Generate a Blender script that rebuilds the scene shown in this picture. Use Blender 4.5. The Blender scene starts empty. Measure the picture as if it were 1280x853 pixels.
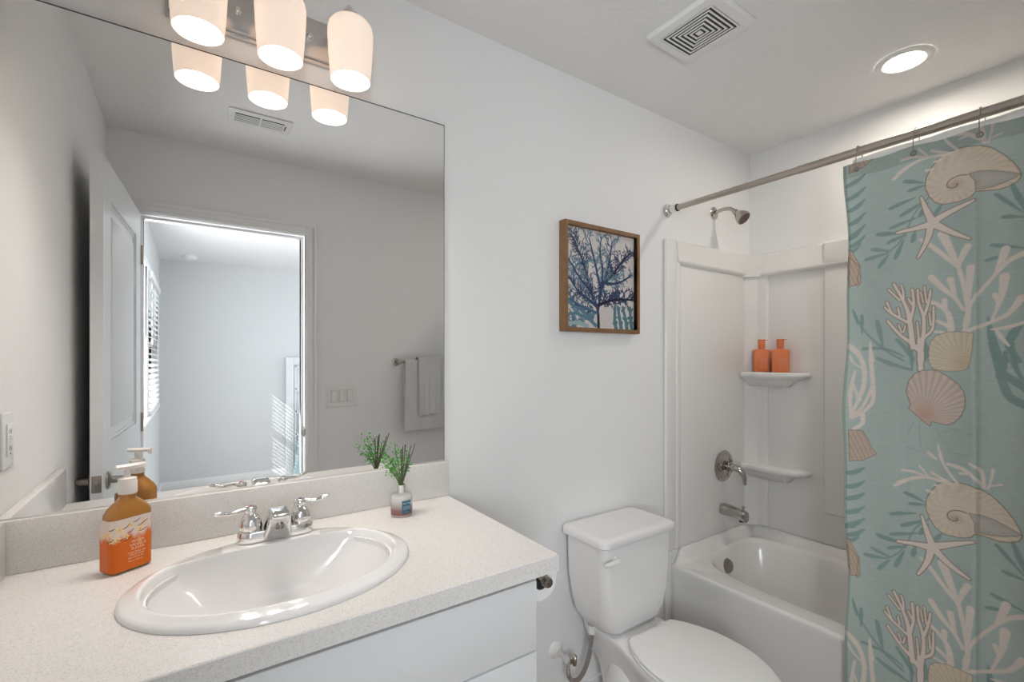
import bpy, bmesh, math, random
import numpy as np
from mathutils import Vector, Matrix
PI = math.pi
R = math.radians
scene = bpy.context.scene
COL = scene.collection
# ------------------------------------------------------------------ camera
cam_d = bpy.data.cameras.new('camera'); cam = bpy.data.objects.new('camera', cam_d); COL.objects.link(cam)
cam.location = (0, -1.366, 1.35); cam.rotation_euler = (R(90), 0, -math.atan2(401, 587))
cam_d.sensor_width = 36; cam_d.lens = 587/1280*36; cam_d.shift_y = 21.5/1280; cam_d.clip_start = 0.02
scene.camera = cam
# ------------------------------------------------------------------ world, exposure, big lights
scene.view_settings.view_transform = 'Standard'; scene.view_settings.look = 'None'
scene.view_settings.exposure = 0.0; scene.view_settings.gamma = 1.0; scene.view_settings.use_curve_mapping = False
world = bpy.data.worlds.new('world'); scene.world = world; world.use_nodes = True
wn = world.node_tree.nodes; wn['Background'].inputs[0].default_value = (0.86, 0.93, 1.0, 1); wn['Background'].inputs[1].default_value = 1.6
def area_light(name, loc, rot, sx, sy, power, color):
    d = bpy.data.lights.new(name, 'AREA'); d.shape = 'RECTANGLE'; d.size = sx; d.size_y = sy; d.energy = power; d.color = color
    o = bpy.data.objects.new(name, d); COL.objects.link(o); o.location = loc; o.rotation_euler = rot; return o
SUN = bpy.data.lights.new('sun', 'SUN'); SUN.energy = 6.0; SUN.angle = R(0.6); SUN.color = (1, .97, .92)
sun = bpy.data.objects.new('sun', SUN); COL.objects.link(sun)
sun.rotation_euler = Vector((-1.25, 0.70, 1.12)).to_track_quat('Z', 'Y').to_euler()
# added fill light for the bedroom, out of view by its right wall
area_light('bedroom_fill', (3.55, -3.2, 1.4), (0, R(90), 0), 1.5, 2.2, 26, (.95, .98, 1.0))
# daylight of the unshaded bedroom window behind the door; it reaches the bathroom through the open doorway
area_light('window_daylight', (-.306, -2.27, 1.47), (0, R(-90), 0), .94, .90, 43, (.92, .96, 1.0))
LAMP_E = 172.0; LAMP_C = (1.0, .93, .865); SHADE_E = .53; CAN_E = 132.0; CAN_C = (1.0, .90, .77)
# ------------------------------------------------------------------ helpers
ORG = {}
def lin(c):
    c = np.array(c, float)/255; return tuple(np.where(c <= .04045, c/12.92, ((c+.055)/1.055)**2.4))
def mat(name, rgb, rough=.5, metal=0.0, spec=.5, bump=0.0, bscale=60, var=0.0, vscale=8, coat=0.0, trans=0.0, ior=1.45, emit=None, estr=0, sub=0):
    m = bpy.data.materials.new(name); m.use_nodes = True; nt = m.node_tree; b = nt.nodes['Principled BSDF']
    c = tuple(rgb)+(1,)
    b.inputs['Base Color'].default_value = c; b.inputs['Roughness'].default_value = rough; b.inputs['Metallic'].default_value = metal
    b.inputs['Specular IOR Level'].default_value = spec; b.inputs['Coat Weight'].default_value = coat; b.inputs['Coat Roughness'].default_value = .05
    b.inputs['Transmission Weight'].default_value = trans; b.inputs['IOR'].default_value = ior
    if emit: b.inputs['Emission Color'].default_value = tuple(emit)+(1,); b.inputs['Emission Strength'].default_value = estr
    tc = nt.nodes.new('ShaderNodeTexCoord')
    if var > 0:
        n = nt.nodes.new('ShaderNodeTexNoise'); n.inputs['Scale'].default_value = vscale; n.inputs['Detail'].default_value = 4
        nt.links.new(tc.outputs['Object'], n.inputs['Vector'])
        mx = nt.nodes.new('ShaderNodeMix'); mx.data_type = 'RGBA'
        mx.inputs['A'].default_value = tuple(v*(1-var) for v in rgb)+(1,); mx.inputs['B'].default_value = tuple(min(1, v*(1+var)) for v in rgb)+(1,)
        nt.links.new(n.outputs['Fac'], mx.inputs['Factor']); nt.links.new(mx.outputs['Result'], b.inputs['Base Color'])
    if bump > 0:
        n2 = nt.nodes.new('ShaderNodeTexNoise'); n2.inputs['Scale'].default_value = bscale; n2.inputs['Detail'].default_value = 3
        nt.links.new(tc.outputs['Object'], n2.inputs['Vector'])
        bp = nt.nodes.new('ShaderNodeBump'); bp.inputs['Strength'].default_value = bump; bp.inputs['Distance'].default_value = .004
        nt.links.new(n2.outputs['Fac'], bp.inputs['Height']); nt.links.new(bp.outputs['Normal'], b.inputs['Normal'])
    return m
def B(): return bmesh.new()
def box(bm, x0, x1, y0, y1, z0, z1, bev=0.0, seg=2, mtx=None, only=None):
    r = bmesh.ops.create_cube(bm, size=1); vs = r['verts']
    M = Matrix.Translation(((x0+x1)/2, (y0+y1)/2, (z0+z1)/2)) @ Matrix.Diagonal((abs(x1-x0), abs(y1-y0), abs(z1-z0), 1))
    bmesh.ops.transform(bm, matrix=M, verts=vs)
    if bev > 0:
        es = list({e for v in vs for e in v.link_edges})
        if only: es = [e for e in es if only((e.verts[0].co+e.verts[1].co)/2, (e.verts[1].co-e.verts[0].co).normalized())]
        rr = bmesh.ops.bevel(bm, geom=es, offset=bev, segments=seg, profile=.5, affect='EDGES')
        vs = list({v for f in rr['faces'] for v in f.verts} | {v for v in vs if v.is_valid})
        fs = set(rr['faces']); st = list(vs)
        seen = set(vs)
        while st:
            v = st.pop()
            for e in v.link_edges:
                o = e.other_vert(v)
                if o not in seen: seen.add(o); st.append(o)
        vs = list(seen)
    if mtx is not None: bmesh.ops.transform(bm, matrix=mtx, verts=vs)
    return vs
def loft(bm, rings, cap0=True, cap1=True, closed=True):
    vr = [[bm.verts.new(p) for p in r] for r in rings]; n = len(vr[0])
    for a, b in zip(vr, vr[1:]):
        for i in range(n if closed else n-1):
            j = (i+1) % n
            try: bm.faces.new((a[i], a[j], b[j], b[i]))
            except ValueError: pass
    if cap0: bm.faces.new(list(reversed(vr[0])))
    if cap1: bm.faces.new(vr[-1])
    return [v for r in vr for v in r]
def frame_of(d):
    d = Vector(d).normalized(); u = d.cross(Vector((0, 0, 1)))
    if u.length < 1e-3: u = Vector((1, 0, 0))
    u.normalize(); return u, d.cross(u).normalized()
def lathe(bm, prof, origin=(0, 0, 0), axis=(0, 0, 1), n=32, sx=1, sy=1, cap0=False, cap1=False):
    o = Vector(origin); a = Vector(axis).normalized(); u, v = frame_of(a)
    if abs(a.z) > .999: u, v = Vector((1, 0, 0)), Vector((0, 1, 0))
    rings = []
    for r, h in prof:
        r = max(r, 1e-5)
        rings.append([o+a*h+u*(r*sx*math.cos(2*PI*i/n))+v*(r*sy*math.sin(2*PI*i/n)) for i in range(n)])
    return loft(bm, rings, cap0, cap1)
def smooth_path(pts, k=6):
    P = [Vector(p[:3]) for p in pts]; W = [p[3] if len(p) > 3 else None for p in pts]; out = []
    for i in range(len(P)-1):
        p0 = P[max(i-1, 0)]; p1 = P[i]; p2 = P[i+1]; p3 = P[min(i+2, len(P)-1)]
        for j in range(k):
            t = j/k
            q = .5*((2*p1)+(p2-p0)*t+(2*p0-5*p1+4*p2-p3)*t*t+(-p0+3*p1-3*p2+p3)*t**3)
            w = None if W[i] is None else W[i]*(1-t)+W[i+1]*t
            out.append((q, w))
    out.append((P[-1], W[-1])); return out
def tube(bm, pts, r=.01, n=12, k=6, flat=1.0):
    sp = smooth_path(pts, k); rings = []
    u = None
    for i, (p, w) in enumerate(sp):
        a = sp[max(i-1, 0)][0]; b = sp[min(i+1, len(sp)-1)][0]; d = (b-a).normalized()
        if u is None: u, v = frame_of(d)
        u = (u-d*u.dot(d)).normalized(); v = d.cross(u)
        rr = r if w is None else w
        rings.append([p+u*(rr*math.cos(2*PI*q/n))+v*(rr*flat*math.sin(2*PI*q/n)) for q in range(n)])
    return loft(bm, rings)
def rrect(cx, cy, hx, hy, z, rad, n=6):
    pts = []
    for (sx, sy, a0) in ((1, 1, 0), (-1, 1, 90), (-1, -1, 180), (1, -1, 270)):
        for i in range(n+1):
            a = R(a0+90*i/n); pts.append(Vector((cx+sx*(hx-rad)+rad*math.cos(a), cy+sy*(hy-rad)+rad*math.sin(a), z)))
    return pts
def prism(bm, outline, z0, z1):
    return loft(bm, [[Vector((x, y, z0)) for x, y in outline], [Vector((x, y, z1)) for x, y in outline]])
def obj(name, bm, m, parent=None, angle=35, smooth=True):
    org = ORG.get(parent.name, Vector()) if parent else Vector()
    bmesh.ops.remove_doubles(bm, verts=bm.verts, dist=1e-6)
    bmesh.ops.recalc_face_normals(bm, faces=bm.faces)
    bmesh.ops.translate(bm, vec=-org, verts=bm.verts)
    me = bpy.data.meshes.new(name); bm.to_mesh(me); bm.free()
    if smooth:
        me.polygons.foreach_set('use_smooth', [True]*len(me.polygons)); me.set_sharp_from_angle(angle=R(angle))
    for q in (m if isinstance(m, (list, tuple)) else [m]): me.materials.append(q)
    o = bpy.data.objects.new(name, me); COL.objects.link(o)
    if parent: o.parent = parent; ORG[o.name] = org
    return o
def thing(name, loc, label, cat, group=None):
    o = bpy.data.objects.new(name, None); o.empty_display_size = .05; COL.objects.link(o); o.location = loc; ORG[o.name] = Vector(loc)
    return tag(o, label, cat, group)
def tag(o, label, cat, group=None):
    o['label'] = label; o['category'] = cat
    if group: o['group'] = group
    return o
def struct(name, bm, m, parent=None, **k):
    o = obj(name, bm, m, parent, **k)
    if parent is None: o['kind'] = 'structure'
    return o
def dup(root, delta, label=None):
    r = root.copy(); COL.objects.link(r); r.location = root.location+Vector(delta); ORG[r.name] = ORG[root.name]+Vector(delta)
    if label: r['label'] = label
    for ch in list(root.children):
        c = ch.copy(); COL.objects.link(c); c.parent = r
        for g in ch.children:
            d = g.copy(); COL.objects.link(d); d.parent = c
    return r
def text(name, s, size, mtx, m, parent, extr=.0002, align='CENTER'):
    cu = bpy.data.curves.new(name, 'FONT'); cu.body = s; cu.size = size; cu.extrude = extr; cu.align_x = align; cu.align_y = 'CENTER'
    t = bpy.data.objects.new('tmp', cu); COL.objects.link(t)
    me = bpy.data.meshes.new_from_object(t.evaluated_get(bpy.context.evaluated_depsgraph_get()))
    bpy.data.objects.remove(t); me.transform(Matrix.Translation(-ORG.get(parent.name, Vector())) @ mtx); me.materials.clear(); me.materials.append(m)
    o = bpy.data.objects.new(name, me); COL.objects.link(o); o.parent = parent; ORG[o.name] = ORG[parent.name]; return o
# ------------------------------------------------------------------ materials
WALL = mat('wall_paint', (.90, .90, .90), .85, bump=.12, bscale=160, spec=.2)
CEIL = mat('ceiling_paint', (.88, .875, .87), .95, bump=.55, bscale=45, spec=.1)
TRIM = mat('trim_paint', (.90, .90, .90), .4, bump=.01)
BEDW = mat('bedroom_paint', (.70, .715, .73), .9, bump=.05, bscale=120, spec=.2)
CARPET = mat('carpet', (.62, .58, .54), .95, bump=.6, bscale=300, var=.15, vscale=120)
PORC = mat('porcelain', (.86, .85, .845), .08, coat=.6, bump=.004, bscale=6)
ACRYL = mat('tub_acrylic', (.86, .85, .83), .16, coat=.3, bump=.01, bscale=5)
PLAST = mat('white_plastic', (.85, .845, .83), .3, var=.02)
CHROME = mat('chrome', (.80, .79, .78), .07, 1.0, bump=.003, bscale=12)
NICKEL = mat('brushed_nickel', (.50, .45, .40), .28, 1.0, bump=.02, bscale=90)
NICK2 = mat('satin_nickel', (.42, .375, .33), .30, 1.0, bump=.02, bscale=90)
CAB = mat('cabinet_lacquer', (.82, .83, .84), .38, bump=.008, bscale=20)
DARK = mat('dark_gap', (.03, .03, .03), .8, var=.1)
PAPER = mat('paper', (.90, .89, .88), .95, bump=.15, bscale=200)
BLACK = mat('black_gasket_slot_shade', (.02, .02, .02), .5, var=.1)
def quartz(name, k=1.0):
    m = bpy.data.materials.new(name); m.use_nodes = True; nt = m.node_tree; b = nt.nodes['Principled BSDF']; L = nt.links
    tc = nt.nodes.new('ShaderNodeTexCoord')
    n = nt.nodes.new('ShaderNodeTexNoise'); n.inputs['Scale'].default_value = 420; n.inputs['Detail'].default_value = 2
    cr = nt.nodes.new('ShaderNodeValToRGB'); cr.color_ramp.elements[0].position = .34; cr.color_ramp.elements[0].color = (.66*k, .64*k, .62*k, 1)
    cr.color_ramp.elements[1].position = .46; cr.color_ramp.elements[1].color = (.79*k, .765*k, .74*k, 1)
    e = cr.color_ramp.elements.new(.68); e.color = (.82*k, .80*k, .775*k, 1)
    L.new(tc.outputs['Object'], n.inputs['Vector']); L.new(n.outputs['Fac'], cr.inputs[0])
    v = nt.nodes.new('ShaderNodeTexVoronoi'); v.inputs['Scale'].default_value = 210; L.new(tc.outputs['Object'], v.inputs['Vector'])
    lt = nt.nodes.new('ShaderNodeMath'); lt.operation = 'LESS_THAN'; lt.inputs[1].default_value = .13; L.new(v.outputs['Distance'], lt.inputs[0])
    ml = nt.nodes.new('ShaderNodeMath'); ml.operation = 'MULTIPLY'; ml.inputs[1].default_value = .35; L.new(lt.outputs[0], ml.inputs[0])
    mx = nt.nodes.new('ShaderNodeMix'); mx.data_type = 'RGBA'; L.new(ml.outputs[0], mx.inputs['Factor']); L.new(cr.outputs[0], mx.inputs['A']); mx.inputs['B'].default_value = (.40, .38, .36, 1)
    L.new(mx.outputs['Result'], b.inputs['Base Color']); b.inputs['Roughness'].default_value = .22; b.inputs['Specular IOR Level'].default_value = .4
    return m
QUARTZ = quartz('speckled_quartz')
def tile_floor():
    m = bpy.data.materials.new('floor_tile'); m.use_nodes = True; nt = m.node_tree; b = nt.nodes['Principled BSDF']; L = nt.links
    tc = nt.nodes.new('ShaderNodeTexCoord'); br = nt.nodes.new('ShaderNodeTexBrick'); br.inputs['Scale'].default_value = 1.0
    br.inputs['Brick Width'].default_value = .9; br.inputs['Row Height'].default_value = .16; br.inputs['Mortar Size'].default_value = .003
    br.inputs['Color1'].default_value = (.60, .48, .39, 1); br.inputs['Color2'].default_value = (.52, .41, .33, 1); br.inputs['Mortar'].default_value = (.12, .09, .07, 1)
    L.new(tc.outputs['Object'], br.inputs['Vector'])
    n = nt.nodes.new('ShaderNodeTexNoise'); n.inputs['Scale'].default_value = 14; mp = nt.nodes.new('ShaderNodeMapping'); mp.inputs['Scale'].default_value = (1, 9, 1)
    L.new(tc.outputs['Object'], mp.inputs['Vector']); L.new(mp.outputs[0], n.inputs['Vector'])
    mx = nt.nodes.new('ShaderNodeMix'); mx.data_type = 'RGBA'; mx.blend_type = 'MULTIPLY'; mx.inputs['Factor'].default_value = .5
    L.new(br.outputs['Color'], mx.inputs['A']); L.new(n.outputs['Color'], mx.inputs['B']); L.new(mx.outputs['Result'], b.inputs['Base Color']); b.inputs['Roughness'].default_value = .4
    return m
FLOOR = tile_floor()
XL, XR, YR, H = -.327, 2.482, -1.54, 2.44
CZ = .914
# ------------------------------------------------------------------ shell
DX0, DX1, DZ = -.206, .536, 2.05
BX0, BX1, BY, HB = -.265, 3.7, -4.60, 2.36
YB = YR-.115
bm = B(); box(bm, XL-.1, XR+.1, YR-.0575, .1, -.1, 0); struct('floor', bm, FLOOR)
bm = B(); box(bm, XL-.1, XR+.1, YR-.0575, .1, H, H+.1); struct('ceiling', bm, CEIL)
bm = B(); box(bm, XL-.1, XR+.1, 0, .1, 0, H); struct('wall_front', bm, WALL)
bm = B(); box(bm, XL-.1, XL, YB, 0, 0, H); struct('wall_left', bm, WALL)
bm = B(); box(bm, XR, XR+.1, YR, 0, 0, H); struct('wall_right', bm, WALL)
bm = B(); box(bm, XL, DX0-.02, YB, YR, 0, H); box(bm, DX1+.02, XR+.1, YB, YR, 0, H); box(bm, DX0-.02, DX1+.02, YB, YR, DZ+.02, H); struct('wall_rear', bm, WALL)
# bedroom seen through the doorway in the mirror
bm = B(); box(bm, BX0-.1, BX1+.1, BY-.1, YR-.0575, -.1, 0); struct('floor_bedroom', bm, CARPET)
BEDC = mat('bedroom_ceiling_paint', (.84, .845, .85), .95, bump=.2, bscale=45, spec=.1)
bm = B(); box(bm, BX0-.1, BX1+.1, BY-.1, YB, HB, HB+.1); struct('ceiling_bedroom', bm, BEDC)
bm = B(); box(bm, BX0-.1, BX1+.1, BY-.1, BY, 0, HB); struct('wall_far', bm, BEDW)
WIN = [(-4.05, -2.92), (-2.78, -1.76)]; WZ0, WZ1 = .935, 1.99
bm = B(); box(bm, BX0-.1, BX0, BY, YB, 0, WZ0); box(bm, BX0-.1, BX0, BY, YB, WZ1, HB)
box(bm, BX0-.1, BX0, BY, WIN[0][0], WZ0, WZ1); box(bm, BX0-.1, BX0, WIN[0][1], WIN[1][0], WZ0, WZ1); box(bm, BX0-.1, BX0, WIN[1][1], YB, WZ0, WZ1)
struct('wall_bedroom_left', bm, BEDW)
bm = B(); box(bm, BX1, BX1+.1, BY, YB, 0, HB); struct('wall_bedroom_right', bm, BEDW)
bm = B(); box(bm, XR+.1, BX1+.1, YB-.0, YB+.1, 0, HB); struct('wall_bedroom_near', bm, BEDW)
GLASS = bpy.data.materials.new('window_glass'); GLASS.use_nodes = True; nt = GLASS.node_tree
gt = nt.nodes.new('ShaderNodeBsdfTransparent'); gt.inputs[0].default_value = (.93, .96, .97, 1); gg = nt.nodes.new('ShaderNodeBsdfGlossy'); gg.inputs['Roughness'].default_value = .02
gf = nt.nodes.new('ShaderNodeFresnel'); gf.inputs[0].default_value = 1.3; gm = nt.nodes.new('ShaderNodeMixShader'); nt.links.new(gf.outputs[0], gm.inputs[0]); nt.links.new(gt.outputs[0], gm.inputs[1]); nt.links.new(gg.outputs[0], gm.inputs[2]); nt.links.new(gm.outputs[0], nt.nodes['Material Output'].inputs['Surface'])
for i, (y0, y1) in enumerate(WIN):
    bm = B(); f = .045; X0, X1 = BX0-.08, BX0-.03
    box(bm, X0, X1, y0, y0+f, WZ0, WZ1, .004); box(bm, X0, X1, y1-f, y1, WZ0, WZ1, .004)
    box(bm, X0, X1, y0+f, y1-f, WZ0, WZ0+f, .004); box(bm, X0, X1, y0+f, y1-f, WZ1-f, WZ1, .004); box(bm, X0, X1, y0+f, y1-f, 1.45, 1.49, .004)
    w = struct('window_%d' % (i+1), bm, TRIM)
    bm = B(); box(bm, BX0-.057, BX0-.053, y0+f, y1-f, WZ0+f, WZ1-f); obj('pane', bm, GLASS, w)
    bm = B(); box(bm, BX0-.02, BX0+.03, y0-.03, y1+.03, WZ0-.025, WZ0, .004); obj('window_sill', bm, TRIM, w)
    if i: continue
    t = thing('window_blind', (BX0-.01, (y0+y1)/2, WZ0), 'white slatted blind on the bedroom window nearest the far wall', 'blind')
    bm = B(); box(bm, BX0-.026, BX0+.034, y0+.01, y1-.01, WZ1-.06, WZ1-.002, .004); obj('head_rail', bm, TRIM, t)
    bm = B(); z = WZ0+.05
    while z < WZ1-.07:
        box(bm, -.025, .025, y0+.015, y1-.015, -.0015, .0015, mtx=Matrix.Translation((BX0+.002, 0, z)) @ Matrix.Rotation(R(22), 4, 'Y')); z += .044
    obj('slats', bm, TRIM, t)
    bm = B(); box(bm, BX0-.02, BX0+.025, y0+.015, y1-.015, WZ0+.004, WZ0+.022, .003); obj('bottom_rail', bm, TRIM, t)
# white casing round the windows
bm = B()
for (y0, y1) in WIN:
    box(bm, BX0, BX0+.012, y0-.05, y0, WZ0-.0, WZ1+.05, .003); box(bm, BX0, BX0+.012, y1, y1+.05, WZ0, WZ1+.05, .003); box(bm, BX0, BX0+.012, y0, y1, WZ1, WZ1+.05, .003)
struct('trim_window_casing', bm, TRIM)
# unseen made-up window frame on the solid right wall, added for the fill light
bm = B(); X0, X1 = BX1-.04, BX1
for a, b_, c, d in ((-4.35, -4.3, .55, 2.25), (-2.2, -2.15, .55, 2.25), (-3.33, -3.27, .6, 2.2), (-4.3, -2.2, .55, .6), (-4.3, -2.2, 2.2, 2.25)): box(bm, X0, X1, a, b_, c, d, .004)
struct('window_3', bm, TRIM)
# door frame: jamb liner + stops + casing on both sides
bm = B(); J = .018
box(bm, DX0-J, DX0, YB, YR, 0, DZ+J); box(bm, DX1, DX1+J, YB, YR, 0, DZ+J); box(bm, DX0, DX1, YB, YR, DZ, DZ+J)
box(bm, DX1-.011, DX1, YB+.03, YR-.04, 0, DZ, .002); box(bm, DX0, DX0+.011, YB+.03, YR-.04, 0, DZ, .002); box(bm, DX0+.011, DX1-.011, YB+.03, YR-.04, DZ-.011, DZ, .002)
struct('trim_door_jamb', bm, TRIM)
def casing(bm, side):
    y = YR if side > 0 else YB
    for w0, w1, d in ((0, .062, .010), (.008, .018, .014), (.044, .062, .016)):
        a, b_ = DX0-.004-w1, DX0-.004-w0
        if a < XL+.002: a = XL+.002
        yy = sorted((y, y+side*d))
        if b_ > a: box(bm, a, b_, yy[0], yy[1], 0, DZ+.004+w1, .002)
        box(bm, DX1+.004+w0, DX1+.004+w1, yy[0], yy[1], 0, DZ+.004+w1, .002)
        box(bm, max(DX0-.004-w0, XL+.002), DX1+.004+w0, yy[0], yy[1], DZ+.004+w0, DZ+.004+w1, .002)
bm = B(); casing(bm, 1); tr = struct('trim_door_casing', bm, TRIM)
bm = B(); box(bm, DX1-.004, DX1+.0005, YR-.038, YR-.006, .90, .957, .001); box(bm, DX1-.003, DX1+.006, YR-.006, YR+.006, .91, .947, .001); o = obj('strike_plate', bm, NICK2, tr)
bm = B(); casing(bm, -1); struct('trim_door_casing_bedroom', bm, TRIM)
def bboard(name, segs):
    bm = B()
    for x0, x1, y0, y1 in segs: box(bm, x0, x1, y0, y1, 0, .082, .004)
    struct(name, bm, TRIM)
bboard('baseboard_front', [(.66, 1.755, -.013, 0)])
bboard('baseboard_rear', [(DX1+.07, 1.75, YR, YR+.013)])
bboard('baseboard_left', [(XL, XL+.013, YR+.02, -.56)])
bboard('baseboard_far', [(BX0, BX1, BY, BY+.014)]); bboard('baseboard_bedroom_left', [(BX0, BX0+.014, BY+.014, YB)])
# ------------------------------------------------------------------ door (open, leaf against the left wall)
HX, HY = -.200, -1.497; DW = .765; th = math.atan2(.045, .765)
Md = Matrix.Translation((HX, HY, .012)) @ Matrix.Rotation(th, 4, 'Z')
bm = B(); T = .035
st = .115
def dbox(x0, x1, y0, y1, z0, z1, bev=0): box(bm, x0, x1, y0, y1, z0, z1, bev, 2, Md)
dbox(-T, 0, 0, st, 0, 2.03); dbox(-T, 0, DW-st, DW, 0, 2.03)
for z0, z1 in ((0, .22), (.87, 1.04), (1.90, 2.03)): dbox(-T, 0, st, DW-st, z0, z1)
for z0, z1 in ((.22, .87), (1.04, 1.90)):
    dbox(-T+.011, -.011, st, DW-st, z0, z1)
    dbox(-T+.003, -.003, st+.045, DW-st-.045, z0+.045, z1-.045, .006)
    for y0, y1, a, b_ in ((st, st+.012, z0, z1), (DW-st-.012, DW-st, z0, z1), (st, DW-st, z0, z0+.012), (st, DW-st, z1-.012, z1)): dbox(-T+.005, -.005, y0, y1, a, b_, .004)
DOORM = mat('door_paint', (.80, .82, .84), .35, bump=.01)
door = struct('door_1', bm, DOORM)
bm = B(); box(bm, -T/2-.013, -T/2+.013, DW-.001, DW+.002, .885, .942, .001, 2, Md); obj('latch_plate', bm, NICK2, door)
bm = B(); box(bm, -T/2-.006, -T/2+.005, DW+.0015, DW+.011, .904, .922, .002, 2, Md); obj('latch', bm, NICK2, door)
for sgn in (1, -1):
    bm = B(); xo = 0 if sgn > 0 else -T
    lathe(bm, [(0, 0), (.032, 0), (.032, .006), (.026, .011), (.013, .014), (.011, .04), (0, .04)], Md @ Vector((xo, DW-.062, .913)), Md.to_3x3() @ Vector((sgn, 0, 0)), 28)
    a = sgn*.045
    tube(bm, [tuple(Md @ Vector((xo+a*.75, DW-.062, .913)))+(.010,), tuple(Md @ Vector((xo+a, DW-.072, .913)))+(.010,), tuple(Md @ Vector((xo+a*1.05, DW-.12, .915)))+(.0085,), tuple(Md @ Vector((xo+a*1.0, DW-.172, .910)))+(.007,)], n=14)
    obj('lever_handle', bm, NICK2, door)
for z in (.25, 1.0, 1.8):
    bm = B(); lathe(bm, [(0, 0), (.006, 0), (.006, .09), (0, .09)], (HX+.006, HY-.008, z), (0, 0, 1), 12); box(bm, -.03, .004, -.012, -.001, z, z+.09, 0, 2, Matrix.Translation((HX, HY, 0)))
    obj('hinge', bm, NICK2, door)
# ------------------------------------------------------------------ vanity
ct = thing('countertop', (.17, -.28, CZ-.037), 'speckled white quartz vanity countertop with backsplash and oval sink cutout', 'countertop')
SX, SY, SA, SB = .153, -.305, .262, .205
def ring(cx, cy, a, b, z, n=96, e=2.0):
    out = []
    for i in range(n):
        t = 2*PI*i/n; c_, s_ = math.cos(t), math.sin(t)
        out.append(Vector((cx+a*math.copysign(abs(c_)**(2/e), c_), cy+b*math.copysign(abs(s_)**(2/e), s_), z)))
    return out
def rect_ring(ref, x0, x1, y0, y1, z, cx, cy):
    out = []
    for p in ref:
        d = Vector((p[0]-cx, p[1]-cy)); t = 1e9
        if d.x > 1e-9: t = min(t, (x1-cx)/d.x)
        if d.x < -1e-9: t = min(t, (x0-cx)/d.x)
        if d.y > 1e-9: t = min(t, (y1-cy)/d.y)
        if d.y < -1e-9: t = min(t, (y0-cy)/d.y)
        out.append(Vector((cx+d.x*t, cy+d.y*t, z)))
    for (X, Y) in ((x0, y0), (x0, y1), (x1, y0), (x1, y1)):   # snap nearest to the corners
        k = min(range(len(out)), key=lambda i: (out[i].x-X)**2+(out[i].y-Y)**2); out[k] = Vector((X, Y, z))
    return out
bm = B(); CX0, CX1, CY0, CY1 = XL+.001, .676, -.562, -.001; z0, z1 = CZ-.037, CZ
hole = ring(SX, SY, SA-.022, SB-.02, z1)
o0 = rect_ring(hole, CX0, CX1, CY0, CY1, z1-.002, SX, SY); o1 = rect_ring(hole, CX0+.002, CX1-.002, CY0+.002, CY1-.002, z1, SX, SY); ob = rect_ring(hole, CX0, CX1, CY0, CY1, z0, SX, SY)
hb = [Vector((p.x, p.y, z0)) for p in hole]
loft(bm, [hole, o1, o0, ob, hb, hole], False, False)
obj('counter_slab', bm, QUARTZ, ct, angle=30)
bm = B(); box(bm, XL+.001, .676, -.021, -.001, CZ+.0005, 1.0225, .0015); obj('backsplash', bm, QUARTZ, ct)
bm = B(); box(bm, XL+.001, XL+.021, -.545, -.0215, CZ+.0005, 1.0225, .0015); obj('side_splash', bm, QUARTZ, ct)
cab = thing('vanity_cabinet', (.155, -.28, 0), 'white flat front vanity cabinet under the quartz countertop', 'cabinet')
bm = B(); KX0, KX1, KY = XL+.002, .638, -.512; zt = CZ-.0375
box(bm, KX0, KX0+.016, KY, -.002, .09, zt); box(bm, KX1-.016, KX1, KY, -.002, 0, zt, .001); box(bm, KX0+.016, KX1-.016, -.012, -.002, .09, zt)
box(bm, KX0+.016, KX1-.016, KY, -.012, .09, .106); box(bm, KX0, KX1-.016, KY+.06, KY+.076, 0, .09); box(bm, KX0+.016, KX1-.016, KY+.020, KY+.034, zt-.06, zt)
obj('carcass', bm, CAB, cab)
bm = B(); box(bm, KX0+.002, KX1-.0005, KY-.019, KY-.0005, .699, zt-.023, .0015); obj('drawer_front', bm, CAB, cab)
for a, b_ in ((KX0+.002, (KX0+KX1)/2-.0015), ((KX0+KX1)/2+.0015, KX1-.0005)):
    bm = B(); box(bm, a, b_, KY-.019, KY-.0005, .10, .695, .0015); obj('cabinet_door', bm, CAB, cab)
# sink
sk = thing('sink_basin', (SX, SY, CZ), 'oval white porcelain drop-in sink set in the quartz countertop', 'sink')
bm = B()
def inner(a, b, z, cy=0, flat=.0):
    out = []
    for p in ring(SX, SY+cy, a, b, z, e=2.15):
        lim = SY+.118
        if p.y > lim-.02: p.y = lim-.02+(.02)*math.tanh((p.y-lim+.02)/.045)
        out.append(p)
    return out
rings = [ring(SX, SY, SA, SB, CZ+.0005), ring(SX, SY, SA, SB, CZ+.004), ring(SX, SY, SA-.003, SB-.003, CZ+.0085), ring(SX, SY, SA-.008, SB-.008, CZ+.0115), ring(SX, SY, SA-.016, SB-.016, CZ+.0140),
         inner(SA-.026, SB-.026, CZ+.0176, -.002), inner(SA-.031, SB-.031, CZ+.0185, -.003), inner(SA-.0335, SB-.0335, CZ+.0175, -.0035), inner(SA-.0355, SB-.0360, CZ+.0135, -.004), inner(SA-.0375, SB-.0385, CZ+.0040, -.005), inner(SA-.042, SB-.044, CZ-.014, -.007),
         inner(SA-.060, SB-.062, CZ-.04, -.012), inner(SA-.088, SB-.085, CZ-.08, -.014), inner(SA-.125, SB-.112, CZ-.11, -.012), inner(SA-.175, SB-.15, CZ-.128, -.006), ring(SX, SY-.0, .022, .022, CZ-.135)]
loft(bm, rings, False, False)
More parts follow.
